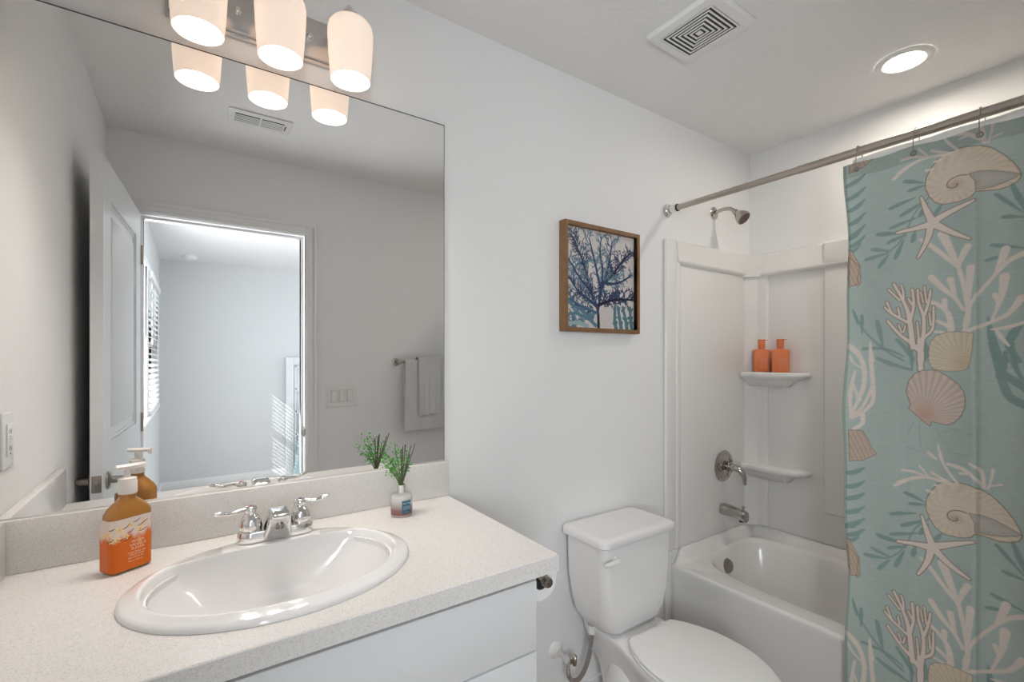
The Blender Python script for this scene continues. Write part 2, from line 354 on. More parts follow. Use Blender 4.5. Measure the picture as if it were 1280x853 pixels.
low = [ring(SX, SY-.0, .022, .022, CZ-.135), ring(SX, SY-.0, .026, .026, CZ-.16), ring(SX, SY, SA-.16, SB-.14, CZ-.145), ring(SX, SY, SA-.07, SB-.07, CZ-.09), ring(SX, SY-.0, SA-.042, SB-.042, CZ-.02), ring(SX, SY, SA-.042, SB-.042, CZ+.0005), ring(SX, SY, SA, SB, CZ+.0005)]
loft(bm, low, False, False)
obj('basin', bm, PORC, sk, angle=50)
bm = B(); lathe(bm, [(0, -.137), (.0215, -.137), (.0215, -.131), (.015, -.129), (0, -.127)], (SX, SY, CZ), (0, 0, 1), 24); obj('drain_stopper', bm, CHROME, sk)
# faucet
FX, FY, FZ = .166, -.133, CZ+.0182
fc = thing('faucet', (FX, FY, FZ), 'chrome two-handle centerset faucet at the back of the oval sink', 'faucet')
bm = B()
rr = []
for (hx, hy, z) in ((.081, .0290, 0), (.0820, .030, .003), (.0795, .028, .018), (.0775, .0265, .0215), (.074, .024, .023)): rr.append(rrect(FX, FY, hx, hy, FZ+z, hy-.001, 8))
loft(bm, rr); obj('base_plate', bm, CHROME, fc)
for s_ in (-1, 1):
    hx = FX+s_*.0525
    bm = B(); lathe(bm, [(.0245, .024), (.0250, .0285), (.0235, .0295), (.0222, .0300), (.0232, .033), (.0238, .040), (.0222, .050), (.0175, .060), (.0125, .065), (.0115, .069), (.0140, .073), (.0138, .079), (.0095, .083), (0, .084)], (hx, FY, FZ-.006), (0, 0, 1), 32)
    obj('handle_body', bm, CHROME, fc, angle=60)
    zz = FZ+.0715
    if s_ < 0: pts = [(hx, FY, zz-.001, .007), (hx-.018, FY-.003, zz, .0062), (hx-.040, FY-.008, zz-.003, .0064), (hx-.058, FY-.013, zz+.001, .0082), (hx-.070, FY-.016, zz+.003, .0062), (hx-.074, FY-.017, zz+.003, .003)]
    else: pts = [(hx, FY, zz-.001, .007), (hx+.016, FY-.002, zz, .0062), (hx+.034, FY-.006, zz-.002, .0064), (hx+.050, FY-.009, zz+.002, .0082), (hx+.062, FY-.011, zz+.005, .0062), (hx+.066, FY-.012, zz+.005, .002)]
    bm = B(); tube(bm, pts, n=16, flat=.75); lv = obj('lever', bm, CHROME, fc, angle=60)
    bm = B(); lathe(bm, [(0, 0), (.0042, 0), (.0036, .0016), (0, .002)], (hx, FY, FZ+.0767), (0, 0, 1), 16)
    ind = obj('temperature_dot', bm, mat('dot_red' if s_ < 0 else 'dot_blue', (.5, .02, .03) if s_ < 0 else (.05, .08, .3), .3, var=.1), lv); ind['label'] = 'red hot indicator' if s_ < 0 else 'dark blue cold indicator'
bm = B()
def row(p0, p1, w):   # rounded cross section between back point p0 and front point p1 (y, z)
    out = []; m = ((p0[0]+p1[0])/2, (p0[1]+p1[1])/2); d = Vector((p1[0]-p0[0], p1[1]-p0[1])); hl_ = d.length/2; d.normalize()
    for p in rrect(0, 0, w, hl_, 0, min(w, hl_)*.35, 4): out.append(Vector((FX+p.x, FY+m[0]-p.y*-d.x, FZ+m[1]+p.y*d.y)))
    return out
loft(bm, [row((.020, .006), (-.031, .004), .031), row((.018, .022), (-.040, .016), .029), row((.012, .038), (-.054, .032), .026), row((.002, .052), (-.066, .046), .0235), row((-.010, .064), (-.076, .058), .0215), row((-.020, .0705), (-.0795, .064), .020), row((-.027, .0735), (-.0775, .0675), .0175), row((-.033, .0745), (-.073, .0695), .014)])
sp = obj('spout', bm, CHROME, fc, angle=50)
bm = B(); lathe(bm, [(0, 0), (.0095, 0), (.0095, -.006), (.007, -.006), (.007, -.002), (0, -.002)], (FX, FY-.0585, FZ+.040), (0, .72, .70), 20); obj('aerator', bm, NICK2, sp)
# mirror
MIR = mat('mirror_silver', (.97, .97, .965), .0, 1.0)
mr = thing('vanity_mirror', (.17, -.006, 1.024), 'large frameless wall mirror above the vanity reflecting the open door', 'mirror')
bm = B(); box(bm, XL+.001, .666, -.006, -.0005, 1.0235, 2.092); obj('mirror_glass', bm, MIR, mr, smooth=False)
EDG = mat('mirror_edge', (.10, .10, .095), .3, var=.1)
bm = B(); box(bm, XL+.001, .6675, -.0065, -.0004, 2.092, 2.0945); box(bm, .666, .6675, -.0065, -.0004, 1.0235, 2.092); obj('mirror_edge', bm, EDG, mr, smooth=False)
# ------------------------------------------------------------------ vanity light
SHADE = mat('frosted_shade', (.90, .86, .80), .35, emit=(1.0, .73, .56), estr=SHADE_E, var=.02)
BULB = mat('lamp_face', (1, 1, 1), .5, emit=LAMP_C, estr=LAMP_E)
vl = thing('vanity_light', (.178, -.01, 2.2), 'three-light chrome bath bar with frosted glass shades above the mirror', 'wall light')
PLATE = mat('polished_nickel_plate', (.62, .60, .585), .22, 1.0, bump=.004, bscale=8)
bm = B(); box(bm, -.045, .385, -.024, -.0005, 2.158, 2.262, .004); bp_ = obj('back_plate', bm, PLATE, vl)
bm = B(); box(bm, -.05, .39, -.012, -.0005, 2.150, 2.270, .003); obj('wall_flange', bm, PLATE, vl)
for x in (.095, .262):
    bm = B(); lathe(bm, [(0, 0), (.008, 0), (.008, .004), (.005, .009), (0, .010)], (x, -.024, 2.21), (0, -1, 0), 20); obj('mounting_knob', bm, CHROME, bp_)
for lx in (.013, .178, .343):
    bm = B(); tube(bm, [(lx, -.022, 2.245), (lx, -.06, 2.27), (lx, -.10, 2.272), (lx, -.116, 2.255), (lx, -.118, 2.235)], .008, 14)
    lathe(bm, [(0, 0), (.018, 0), (.018, .006), (0, .008)], (lx, -.022, 2.245), (0, -1, 0), 24)
    lathe(bm, [(.0, .0), (.024, 0), (.024, -.012), (.018, -.02), (0, -.02)], (lx, -.118, 2.243), (0, 0, 1), 24)
    ar = obj('lamp_arm', bm, CHROME, vl)
    bm = B(); sh = [(.018, .158), (.034, .156), (.046, .150), (.0535, .140), (.0565, .126), (.0565, .11), (.0545, .07), (.052, .035), (.0495, 0), (.0475, .0005), (.050, .035), (.0525, .07), (.0543, .11), (.0543, .125), (.0515, .138), (.044, .1475), (.033, .153), (.018, .155)]
    lathe(bm, sh, (lx, -.118, 2.072), (0, 0, 1), 40); obj('lamp_shade', bm, SHADE, vl, angle=60)
    bm = B(); lathe(bm, [(0, -.002), (.015, 0), (.030, .004), (.040, .010), (.0425, .016), (.040, .019), (0, .019)], (lx, -.118, 2.118), (0, 0, 1), 32); obj('bulb', bm, BULB, vl)
# ------------------------------------------------------------------ framed coral print
WOOD = mat('walnut_frame', (.235, .125, .055), .5, bump=.08, bscale=80, var=.25, vscale=30)
PX0, PX1, PZ0, PZ1 = 1.148, 1.562, 1.452, 1.870
pf = thing('framed_coral_print', ((PX0+PX1)/2, -.02, PZ0), 'walnut framed painting of dark blue coral on the white wall', 'picture')
bm = B(); w_ = .016
box(bm, PX0, PX0+w_, -.036, -.001, PZ0, PZ1, .001); box(bm, PX1-w_, PX1, -.036, -.001, PZ0, PZ1, .001)
box(bm, PX0+w_, PX1-w_, -.036, -.001, PZ0, PZ0+w_, .001); box(bm, PX0+w_, PX1-w_, -.036, -.001, PZ1-w_, PZ1, .001); obj('frame', bm, WOOD, pf)
bm = B(); box(bm, PX0+w_, PX1-w_, -.016, -.001, PZ0+w_, PZ1-w_); obj('canvas_backing', bm, mat('canvas_white', (.7, .69, .68), .9, bump=.1), pf)
# ------------------------------------------------------------------ printed surfaces (pattern painted per vertex on the real sheet)
class Print:
    def __init__(self, us, vs, base):
        self.U, self.V = np.meshgrid(us, vs); self.us, self.vs = us, vs
        self.C = np.zeros(self.U.shape+(3,)); self.C[:] = base; self.aa = (vs[1]-vs[0])*1.1
    def win(self, u0, u1, v0, v1):
        a, b = np.searchsorted(self.us, (u0, u1)); c, d = np.searchsorted(self.vs, (v0, v1)); return slice(max(c-1, 0), d+1), slice(max(a-1, 0), b+1)
    def blend(self, w, cov, col):
        c = self.C[w]; k = cov[..., None]; self.C[w] = c*(1-k)+(col if isinstance(col, np.ndarray) and col.ndim == 3 else np.array(col))*k
    def stroke(self, pts, col, grow=0, alpha=1):
        if len(pts) > 2:
            q = smooth_path([(p[0], p[1], 0, p[2]) for p in pts], 4); pts = [(v.x, v.y, r) for v, r in q]
        m = max(p[2] for p in pts)+grow+self.aa
        w = self.win(min(p[0] for p in pts)-m, max(p[0] for p in pts)+m, min(p[1] for p in pts)-m, max(p[1] for p in pts)+m)
        U, V = self.U[w], self.V[w]
        if U.size == 0: return
        d = np.full(U.shape, 9.0)
        for a, b in zip(pts, pts[1:]):
            dx, dy = b[0]-a[0], b[1]-a[1]; L = dx*dx+dy*dy+1e-12
            t = np.clip(((U-a[0])*dx+(V-a[1])*dy)/L, 0, 1)
            d = np.minimum(d, np.hypot(U-a[0]-t*dx, V-a[1]-t*dy)-(a[2]*(1-t)+b[2]*t))
        self.blend(w, np.clip(.5-(d-grow)/self.aa, 0, 1)*alpha, col)
    def poly(self, pts, colf, outline=None, ow=.0018):
        m = .01; xs = [p[0] for p in pts]; ys = [p[1] for p in pts]; w = self.win(min(xs)-m, max(xs)+m, min(ys)-m, max(ys)+m)
        U, V = self.U[w], self.V[w]
        if U.size == 0: return
        ins = np.zeros(U.shape, bool); d = np.full(U.shape, 9.0)
        for a, b in zip(pts, pts[1:]+pts[:1]):
            dx, dy = b[0]-a[0], b[1]-a[1]; L = dx*dx+dy*dy+1e-12
            t = np.clip(((U-a[0])*dx+(V-a[1])*dy)/L, 0, 1); d = np.minimum(d, np.hypot(U-a[0]-t*dx, V-a[1]-t*dy))
            c = ((a[1] > V) != (b[1] > V)) & (U < dx*(V-a[1])/(dy if abs(dy) > 1e-12 else 1e-12)+a[0]); ins ^= c
        sd = np.where(ins, -d, d)
        if outline is not None: self.blend(w, np.clip(.5-(sd-ow)/self.aa, 0, 1), outline)
        self.blend(w, np.clip(.5-sd/self.aa, 0, 1), colf(U, V, d) if callable(colf) else colf)
    def mesh(self, name, pos, m, parent, thick=None):
        ny, nx = self.U.shape; org = ORG.get(parent.name, Vector()) if parent else Vector()
        P = np.stack(pos(self.U, self.V), -1).reshape(-1, 3)-np.array(org)
        i = np.arange((ny-1)*(nx-1)); r, c = i//(nx-1), i % (nx-1); a = r*nx+c
        F = np.stack([a, a+1, a+nx+1, a+nx], -1)
        me = bpy.data.meshes.new(name); me.vertices.add(len(P)); me.vertices.foreach_set('co', P.ravel())
        me.loops.add(F.size); me.loops.foreach_set('vertex_index', F.ravel()); me.polygons.add(len(F)); me.polygons.foreach_set('loop_start', np.arange(0, F.size, 4)); me.polygons.foreach_set('loop_total', np.full(len(F), 4))
        me.update(); me.polygons.foreach_set('use_smooth', [True]*len(F))
        at = me.color_attributes.new('print', 'FLOAT_COLOR', 'POINT'); at.data.foreach_set('color', np.concatenate([self.C.reshape(-1, 3), np.ones((len(P), 1))], 1).ravel())
        me.materials.append(m); o = bpy.data.objects.new(name, me); COL.objects.link(o)
        if parent: o.parent = parent; ORG[o.name] = org
        return o
def printmat(name, rough=.8, weave=0, ws=900, thru=0.0, spec=.3):
    m = bpy.data.materials.new(name); m.use_nodes = True; nt = m.node_tree; b = nt.nodes['Principled BSDF']; L = nt.links
    at = nt.nodes.new('ShaderNodeAttribute'); at.attribute_name = 'print'; b.inputs['Roughness'].default_value = rough; b.inputs['Specular IOR Level'].default_value = spec
    col = at.outputs['Color']; tc = nt.nodes.new('ShaderNodeTexCoord')
    if weave:
        n = nt.nodes.new('ShaderNodeTexNoise'); n.inputs['Scale'].default_value = 1; n.inputs['Detail'].default_value = 3
        mp = nt.nodes.new('ShaderNodeMapping'); mp.inputs['Scale'].default_value = (30, 30, 330); L.new(tc.outputs['Object'], mp.inputs['Vector']); L.new(mp.outputs[0], n.inputs['Vector'])
        mr_ = nt.nodes.new('ShaderNodeMapRange'); mr_.inputs['From Min'].default_value = .3; mr_.inputs['From Max'].default_value = .7; mr_.inputs['To Min'].default_value = 1-weave; mr_.inputs['To Max'].default_value = 1+weave*.6
        L.new(n.outputs['Fac'], mr_.inputs['Value'])
        mx = nt.nodes.new('ShaderNodeVectorMath'); mx.operation = 'SCALE'; L.new(col, mx.inputs[0]); L.new(mr_.outputs[0], mx.inputs['Scale']); col = mx.outputs[0]
    L.new(col, b.inputs['Base Color'])
    if thru:
        t = nt.nodes.new('ShaderNodeBsdfTranslucent'); L.new(col, t.inputs['Color']); ms = nt.nodes.new('ShaderNodeMixShader'); ms.inputs[0].default_value = thru
        L.new(b.outputs[0], ms.inputs[1]); L.new(t.outputs[0], ms.inputs[2]); L.new(ms.outputs[0], nt.nodes['Material Output'].inputs['Surface'])
    return m
# coral painting
rnd = random.Random(7)
us = np.arange(0, PX1-PX0-2*w_+.0006, .0012); vs = np.arange(0, PZ1-PZ0-2*w_+.0006, .0012); WU, WV = us[-1], vs[-1]
art = Print(us, vs, lin((214, 207, 204)))
NAVY, INK, TEAL, PALE = lin((52, 66, 98)), lin((42, 40, 60)), lin((92, 128, 146)), lin((160, 182, 188))
for _ in range(60):   # pale watercolour wash
    x, y = rnd.random(), rnd.random(); art.stroke([(x*WU, y*WV, .004), ((x+rnd.uniform(-.07, .07))*WU, (y+.09)*WV, .003)], PALE, alpha=.18)
def twig(x, y, a, L, r, col, dep):
    n = 3; r *= 1.0; pts = [(x*WU, y*WV, r)]
    for i in range(n):
        a += rnd.uniform(-.22, .22); x += math.cos(a)*L/n; y += math.sin(a)*L/n; pts.append((x*WU, y*WV, r*(1-.2*(i+1)/n)))
        if dep > 0:
            s = rnd.choice((-1, 1)); twig(x, y, a+s*rnd.uniform(.45, .85), L*rnd.uniform(.45, .7), r*.8, col, dep-1)
    art.stroke(pts, col)
def limb(P, r0, r1, col, n=7, L=.12, dep=2, a_up=PI/2, tw=None):
    r0 *= 1.35; r1 *= 1.35; L *= .85
    q = smooth_path([(p[0], p[1], 0) for p in P], 5); m = len(q)
    for i in range(2, m, max(1, m//n)):
        d = q[i][0]-q[i-1][0]; a = math.atan2(d.y, d.x)
        for s in (-1, 1):
            if rnd.random() < .85: twig(q[i][0].x, q[i][0].y, a*.7+a_up*.3+s*rnd.uniform(.35, .8), L*rnd.uniform(.6, 1.1), r1*.8, tw or rnd.choice((col, col, NAVY, TEAL)), dep)
    art.stroke([(v.x*WU, v.y*WV, r0*(1-i/m)+r1*i/m) for i, (v, _) in enumerate(q)], col)
limb([(.42, .03), (.30, .10), (.14, .14), (.01, .13)], .006, .003, TEAL, 6, .10, 1); limb([(.30, .02), (.16, .05), (.02, .03)], .007, .004, PALE, 6, .09, 1, tw=TEAL)
limb([(.0, .30), (.10, .22), (.24, .17), (.34, .10)], .006, .004, TEAL, 6, .08, 1)
for X in (.70, .78, .87, .95): limb([(X+.02, .01), (X, .10), (X+rnd.uniform(-.06, .04), .24)], .008, .005, lin((84, 124, 134)), 3, .06, 0)
limb([(.46, .0), (.455, .13), (.44, .22)], .0052, .005, INK, 1, .02, 0)
limb([(.45, .20), (.36, .36), (.30, .52), (.22, .70), (.10, .90)], .006, .002, NAVY, 11, .13, 2)
limb([(.45, .20), (.49, .38), (.44, .56), (.40, .70), (.33, .90)], .0055, .002, NAVY, 10, .12, 2, tw=TEAL)
limb([(.47, .30), (.50, .42), (.57, .56), (.62, .72), (.66, .92)], .006, .002, NAVY, 10, .12, 2)
limb([(.57, .50), (.68, .58), (.78, .70), (.92, .82)], .005, .002, INK, 9, .11, 2, tw=NAVY)
limb([(.55, .48), (.68, .48), (.82, .52), (.96, .60)], .0045, .002, NAVY, 8, .10, 2, tw=TEAL)
limb([(.46, .24), (.60, .29), (.76, .32), (.97, .33)], .005, .003, INK, 9, .12, 2, tw=NAVY)
limb([(.44, .22), (.30, .30), (.16, .38), (.03, .52)], .005, .002, NAVY, 9, .11, 2)
limb([(.44, .16), (.28, .20), (.12, .26), (.02, .36)], .004, .002, lin((70, 100, 130)), 7, .09, 1)
limb([(.36, .38), (.24, .46), (.14, .56), (.04, .68)], .004, .002, NAVY, 8, .10, 2, tw=TEAL)
limb([(.50, .42), (.52, .62), (.48, .78), (.50, .95)], .004, .0018, NAVY, 8, .09, 2, tw=TEAL)
cv = art.mesh('painting', lambda U, V: (PX0+w_+U, -.0165-0*U, PZ0+w_+V), printmat('painting_print', .75), pf)
# ------------------------------------------------------------------ shower curtain
from math import sin as _s
CXX = 1.765
def cloth_x(S_, Z_):
    k = np.clip((1.99-Z_)/1.2, 0, 1)
    x = CXX+.007*np.sin(S_*2*PI/.145+.6)*(1-.35*k)+.006*k*np.sin(S_*2*PI/.27+.4)+.003*np.sin(Z_*5+S_*9)
    e = np.exp(-((S_-1.022)/.006)**2)*.006+np.exp(-((S_-.868)/.008)**2)*.003   # fold creases
    return x-e*np.clip((1.95-Z_)*3, 0, 1)
PAT=[('t',[(0.926,1.82,0.0022),(0.899,1.792,0.0022),(0.882,1.761,0.0022),(0.868,1.715,0.0022)]),
('t',[(0.868,1.881,0.0054),(0.883,1.875,0.0071),(0.913,1.863,0.0018)]),
('t',[(0.878,1.85,0.0047),(0.891,1.852,0.0062),(0.915,1.856,0.0017)]),
('t',[(0.835,1.809,0.0055),(0.854,1.815,0.0073),(0.892,1.825,0.0018)]),
('t',[(0.86,1.78,0.0054),(0.878,1.79,0.0072),(0.913,1.81,0.0018)]),
('t',[(0.835,1.747,0.0048),(0.856,1.754,0.0063),(0.896,1.766,0.0018)]),
('t',[(0.806,1.732,0.0049),(0.83,1.73,0.0064),(0.875,1.727,0.0018)]),
('t',[(0.903,1.769,0.0059),(0.91,1.781,0.0079),(0.923,1.803,0.0017)]),
('t',[(0.94,1.764,0.0052),(0.945,1.773,0.0069),(0.956,1.79,0.0017)]),
('t',[(0.868,1.729,0.0022),(0.853,1.696,0.0023),(0.823,1.669,0.0023)]),
('t',[(0.802,1.736,0.0056),(0.825,1.733,0.0074),(0.868,1.727,0.0018)]),
('t',[(0.829,1.703,0.0048),(0.842,1.709,0.0064),(0.868,1.72,0.0018)]),
('t',[(0.787,1.691,0.0049),(0.803,1.686,0.0065),(0.835,1.676,0.0018)]),
('t',[(0.769,1.663,0.0057),(0.789,1.665,0.0075),(0.827,1.671,0.0018)]),
('t',[(0.806,1.633,0.0056),(0.815,1.645,0.0074),(0.831,1.668,0.0018)]),
('t',[(0.846,1.654,0.0055),(0.853,1.672,0.0073),(0.866,1.707,0.0018)]),
('t',[(0.885,1.698,0.006),(0.888,1.709,0.008),(0.892,1.732,0.0018)]),
('t',[(0.73,1.507,0.0029),(0.761,1.442,0.0033),(0.816,1.379,0.0037),(0.864,1.342,0.0032)]),
('t',[(0.757,1.485,0.0057),(0.757,1.466,0.0077),(0.757,1.428,0.0019)]),
('t',[(0.8,1.466,0.0063),(0.806,1.436,0.0084),(0.816,1.379,0.0019)]),
('t',[(0.734,1.497,0.0044),(0.738,1.483,0.0058),(0.745,1.457,0.0019)]),
('t',[(0.761,1.38,0.0057),(0.82,1.379,0.0046),(0.864,1.355,0.0023)]),
('t',[(0.849,1.406,0.0055),(0.875,1.369,0.0072),(0.885,1.347,0.0053)]),
('t',[(0.913,1.395,0.0044),(0.92,1.368,0.0087),(0.913,1.347,0.0061)]),
('t',[(0.8,1.35,0.0047),(0.831,1.334,0.0083),(0.88,1.315,0.0027)]),
('t',[(0.878,1.393,0.0063),(0.882,1.348,0.0054),(0.882,1.313,0.0022)]),
('t',[(0.724,1.912,0.0078),(0.745,1.92,0.0087),(0.767,1.937,0.0029)]),
('t',[(0.724,1.868,0.0078),(0.745,1.876,0.0087),(0.767,1.894,0.0029)]),
('t',[(0.724,1.829,0.0078),(0.745,1.838,0.0087),(0.767,1.856,0.0029)]),
('t',[(0.724,1.785,0.0078),(0.745,1.794,0.0087),(0.767,1.813,0.0029)]),
('t',[(0.724,1.746,0.0078),(0.745,1.756,0.0087),(0.767,1.775,0.0029)]),
('t',[(0.724,1.712,0.0078),(0.745,1.722,0.0087),(0.767,1.741,0.0029)]),
('t',[(0.717,1.738,0.0078),(0.736,1.743,0.0068),(0.753,1.759,0.0024)]),
('t',[(0.717,1.694,0.0078),(0.736,1.7,0.0068),(0.753,1.716,0.0024)]),
('t',[(1.061,1.787,0.0048),(1.079,1.766,0.0063),(1.112,1.724,0.0015)]),
('t',[(1.074,1.722,0.0047),(1.088,1.719,0.0063),(1.116,1.712,0.0015)]),
('t',[(1.092,1.804,0.0047),(1.103,1.769,0.0078),(1.116,1.731,0.0038)]),
('t',[(1.053,1.653,0.0048),(1.074,1.646,0.0063),(1.116,1.631,0.0015)]),
('t',[(1.043,1.613,0.0048),(1.057,1.616,0.0064),(1.084,1.622,0.0016)]),
('t',[(1.046,1.46,0.0024),(1.053,1.407,0.0096),(1.067,1.347,0.0111)]),
('t',[(1.112,1.443,0.0039),(1.094,1.413,0.0117),(1.086,1.382,0.0094),(1.103,1.343,0.0078)]),
('t',[(1.078,1.367,0.0039),(1.081,1.343,0.0079)]),
('t',[(1.05,1.389,0.0048),(1.064,1.336,0.0096),(1.071,1.301,0.0103),(1.086,1.25,0.011),(1.116,1.229,0.0115)]),
('t',[(1.08,1.364,0.0047),(1.074,1.325,0.0103),(1.068,1.301,0.0087)]),
('t',[(1.077,1.313,0.0055),(1.092,1.294,0.0109),(1.116,1.272,0.01)]),
('t',[(1.092,1.387,0.0055),(1.094,1.341,0.007),(1.11,1.294,0.0039)]),
('u',[(0.871,1.124,0.0013),(0.885,1.157,0.0018)]),
('u',[(0.903,1.088,0.0018),(0.899,1.154,0.0022)]),
('u',[(0.94,1.15,0.0017),(0.969,1.094,0.0017),(1.006,1.08,0.0017)]),
('u',[(0.94,1.116,0.0017),(0.978,1.151,0.0017),(1.015,1.139,0.0016)]),
('u',[(0.871,1.083,0.0018),(0.906,1.076,0.0018)]),
('w',[(0.997,1.413,0.0058),(1.006,1.45,0.0074),(1.007,1.5,0.0083),(0.997,1.563,0.0066),(0.988,1.606,0.0067),(0.972,1.655,0.011),(0.956,1.701,0.0154)]),
('w',[(0.903,1.699,0.0044),(0.926,1.679,0.0078),(0.959,1.64,0.0077),(0.988,1.604,0.0059)]),
('w',[(1.007,1.658,0.0107),(0.997,1.634,0.0091),(0.989,1.604,0.0042)]),
('w',[(1.013,1.598,0.0123),(1.01,1.549,0.0099),(1.006,1.496,0.005)]),
('w',[(0.93,1.583,0.0113),(0.953,1.552,0.0094),(0.981,1.519,0.0059),(0.998,1.484,0.005)]),
('w',[(0.973,1.57,0.011),(0.978,1.544,0.0076),(0.984,1.516,0.0042)]),
('w',[(1.0,1.442,0.005),(1.015,1.503,0.0058),(1.053,1.563,0.0056),(1.084,1.602,0.0079),(1.116,1.62,0.0092)]),
('w',[(1.08,1.636,0.0126),(1.071,1.604,0.0103),(1.061,1.574,0.0048)]),
('w',[(0.994,1.413,0.0067),(1.015,1.429,0.0066),(1.053,1.447,0.0064),(1.086,1.468,0.0071),(1.109,1.505,0.0116)]),
('w',[(1.078,1.564,0.0142),(1.074,1.525,0.0103),(1.067,1.494,0.0064),(1.053,1.451,0.0032)]),
('w',[(1.059,1.519,0.008),(1.067,1.494,0.0056)]),
('w',[(1.053,1.427,0.0032),(1.084,1.431,0.0063),(1.116,1.443,0.0061)]),
('w',[(0.974,1.41,0.011),(0.972,1.456,0.0093),(0.959,1.491,0.0077),(0.926,1.515,0.0069)]),
('w',[(0.96,1.513,0.0094),(0.962,1.487,0.0059)]),
('w',[(0.972,1.435,0.0059),(0.956,1.449,0.0068),(0.936,1.46,0.0043)]),
('w',[(0.969,1.414,0.0059),(0.956,1.423,0.0051),(0.933,1.427,0.0035)]),
('w',[(1.061,1.427,0.004),(1.071,1.406,0.0063),(1.086,1.382,0.0031)]),
('w',[(0.852,0.976,0.0052),(0.885,0.993,0.006),(0.924,1.003,0.005),(0.974,0.995,0.004)]),
('w',[(0.861,1.013,0.0052),(0.892,1.011,0.0051),(0.918,1.003,0.0033)]),
('w',[(0.9,1.033,0.0038),(0.921,1.006,0.0038)]),
('w',[(0.931,1.019,0.005),(0.974,0.999,0.004)]),
('w',[(0.918,0.964,0.005),(0.937,0.964,0.0041)]),
('w',[(0.937,0.985,0.0041),(0.953,0.985,0.0033)]),
('w',[(0.928,1.068,0.0042),(0.939,1.062,0.0041)]),
('w',[(0.947,1.071,0.0025),(0.968,1.03,0.0041),(0.986,1.002,0.004)]),
('w',[(0.967,1.052,0.0057),(0.998,1.042,0.0072),(1.024,1.018,0.0055),(1.038,1.0,0.0039)]),
('w',[(0.991,1.03,0.004),(1.01,1.031,0.0032)]),
('w',[(1.011,1.059,0.0047),(1.032,1.043,0.0062),(1.038,1.0,0.0054)]),
('w',[(1.055,1.051,0.0054),(1.052,1.028,0.0038),(1.045,0.997,0.0031)]),
('w',[(1.071,1.015,0.0038),(1.049,1.006,0.0031)]),
('w',[(0.844,1.898,0.0064),(0.878,1.923,0.0054),(0.92,1.937,0.0044),(0.978,1.935,0.0034)]),
('w',[(0.923,1.075,0.0061),(0.94,1.061,0.0043)]),
('w',[(0.945,1.103,0.0026),(0.948,1.083,0.0043),(0.959,1.05,0.0017)]),
('w',[(0.719,1.387,0.0059),(0.753,1.353,0.0096),(0.765,1.305,0.0095),(0.761,1.252,0.0086),(0.736,1.169,0.0039)]),
('w',[(0.781,1.395,0.0047),(0.783,1.339,0.0085),(0.789,1.263,0.0085),(0.785,1.207,0.0075),(0.736,1.154,0.0039)]),
('w',[(0.724,1.358,0.0039),(0.736,1.334,0.0048),(0.773,1.305,0.0028)]),
('w',[(0.74,1.309,0.0039),(0.732,1.241,0.0078),(0.734,1.164,0.0039)]),
('w',[(0.738,1.266,0.0039),(0.753,1.214,0.0067)]),
('w',[(0.787,1.259,0.0066),(0.761,1.195,0.0057),(0.732,1.159,0.0049)]),
('w',[(0.761,1.171,0.0086),(0.761,1.143,0.0076),(0.74,1.121,0.0058)]),
('w',[(0.719,1.395,0.0049),(0.745,1.37,0.0087),(0.757,1.341,0.0086)]),
('w',[(0.781,1.401,0.0028),(0.783,1.37,0.0066),(0.787,1.342,0.0085)]),
('o',[(0.903,1.342,0.0137),(0.903,1.369,0.0128),(0.892,1.382,0.0111),(0.88,1.396,0.0094),(0.853,1.424,0.0077),(0.827,1.464,0.0064)]),
('o',[(0.885,1.382,0.0111),(0.882,1.413,0.0111),(0.878,1.458,0.0103),(0.869,1.508,0.0076),(0.842,1.575,0.0064)]),
('o',[(0.878,1.454,0.0076),(0.84,1.483,0.0069),(0.82,1.506,0.0055)]),
('o',[(0.838,1.484,0.0059),(0.825,1.522,0.0055)]),
('o',[(0.855,1.478,0.0059),(0.851,1.502,0.0054)]),
('o',[(0.864,1.522,0.0068),(0.864,1.549,0.0059),(0.859,1.57,0.0054)]),
('o',[(0.855,1.525,0.0059),(0.829,1.56,0.0055)]),
('o',[(0.88,1.467,0.0076),(0.887,1.507,0.0071),(0.884,1.555,0.0062)]),
('o',[(0.885,1.505,0.0058),(0.875,1.528,0.0054)]),
('o',[(0.864,1.428,0.0054),(0.868,1.446,0.0049)]),
('o',[(0.859,1.428,0.0054),(0.852,1.452,0.005)]),
('o',[(0.904,1.377,0.011),(0.911,1.43,0.0092),(0.91,1.474,0.0083),(0.899,1.514,0.0066),(0.897,1.552,0.0062)]),
('o',[(0.911,1.469,0.0075),(0.923,1.512,0.007),(0.928,1.547,0.0061)]),
('o',[(0.918,1.512,0.0057),(0.913,1.559,0.0053)]),
('o',[(0.91,1.513,0.0053),(0.904,1.545,0.0048)]),
('o',[(0.913,1.412,0.0083),(0.933,1.437,0.0069),(0.935,1.498,0.0056)]),
('o',[(0.928,1.446,0.0061),(0.925,1.481,0.0052)]),
('o',[(0.899,1.404,0.0062),(0.895,1.457,0.0049)]),
('o',[(0.903,1.401,0.0137),(0.903,1.317,0.011)]),
('g',[(0.903,1.342,0.0115),(0.903,1.369,0.0106),(0.892,1.382,0.0089),(0.88,1.396,0.0071),(0.853,1.424,0.0054),(0.827,1.464,0.0041)]),
('g',[(0.885,1.382,0.0089),(0.882,1.413,0.0089),(0.878,1.458,0.008),(0.869,1.508,0.0054),(0.842,1.575,0.0041)]),
('g',[(0.878,1.454,0.0054),(0.84,1.483,0.0046),(0.82,1.506,0.0032)]),
('g',[(0.838,1.484,0.0037),(0.825,1.522,0.0032)]),
('g',[(0.855,1.478,0.0036),(0.851,1.502,0.0032)]),
('g',[(0.864,1.522,0.0045),(0.864,1.549,0.0036),(0.859,1.57,0.0032)]),
('g',[(0.855,1.525,0.0036),(0.829,1.56,0.0032)]),
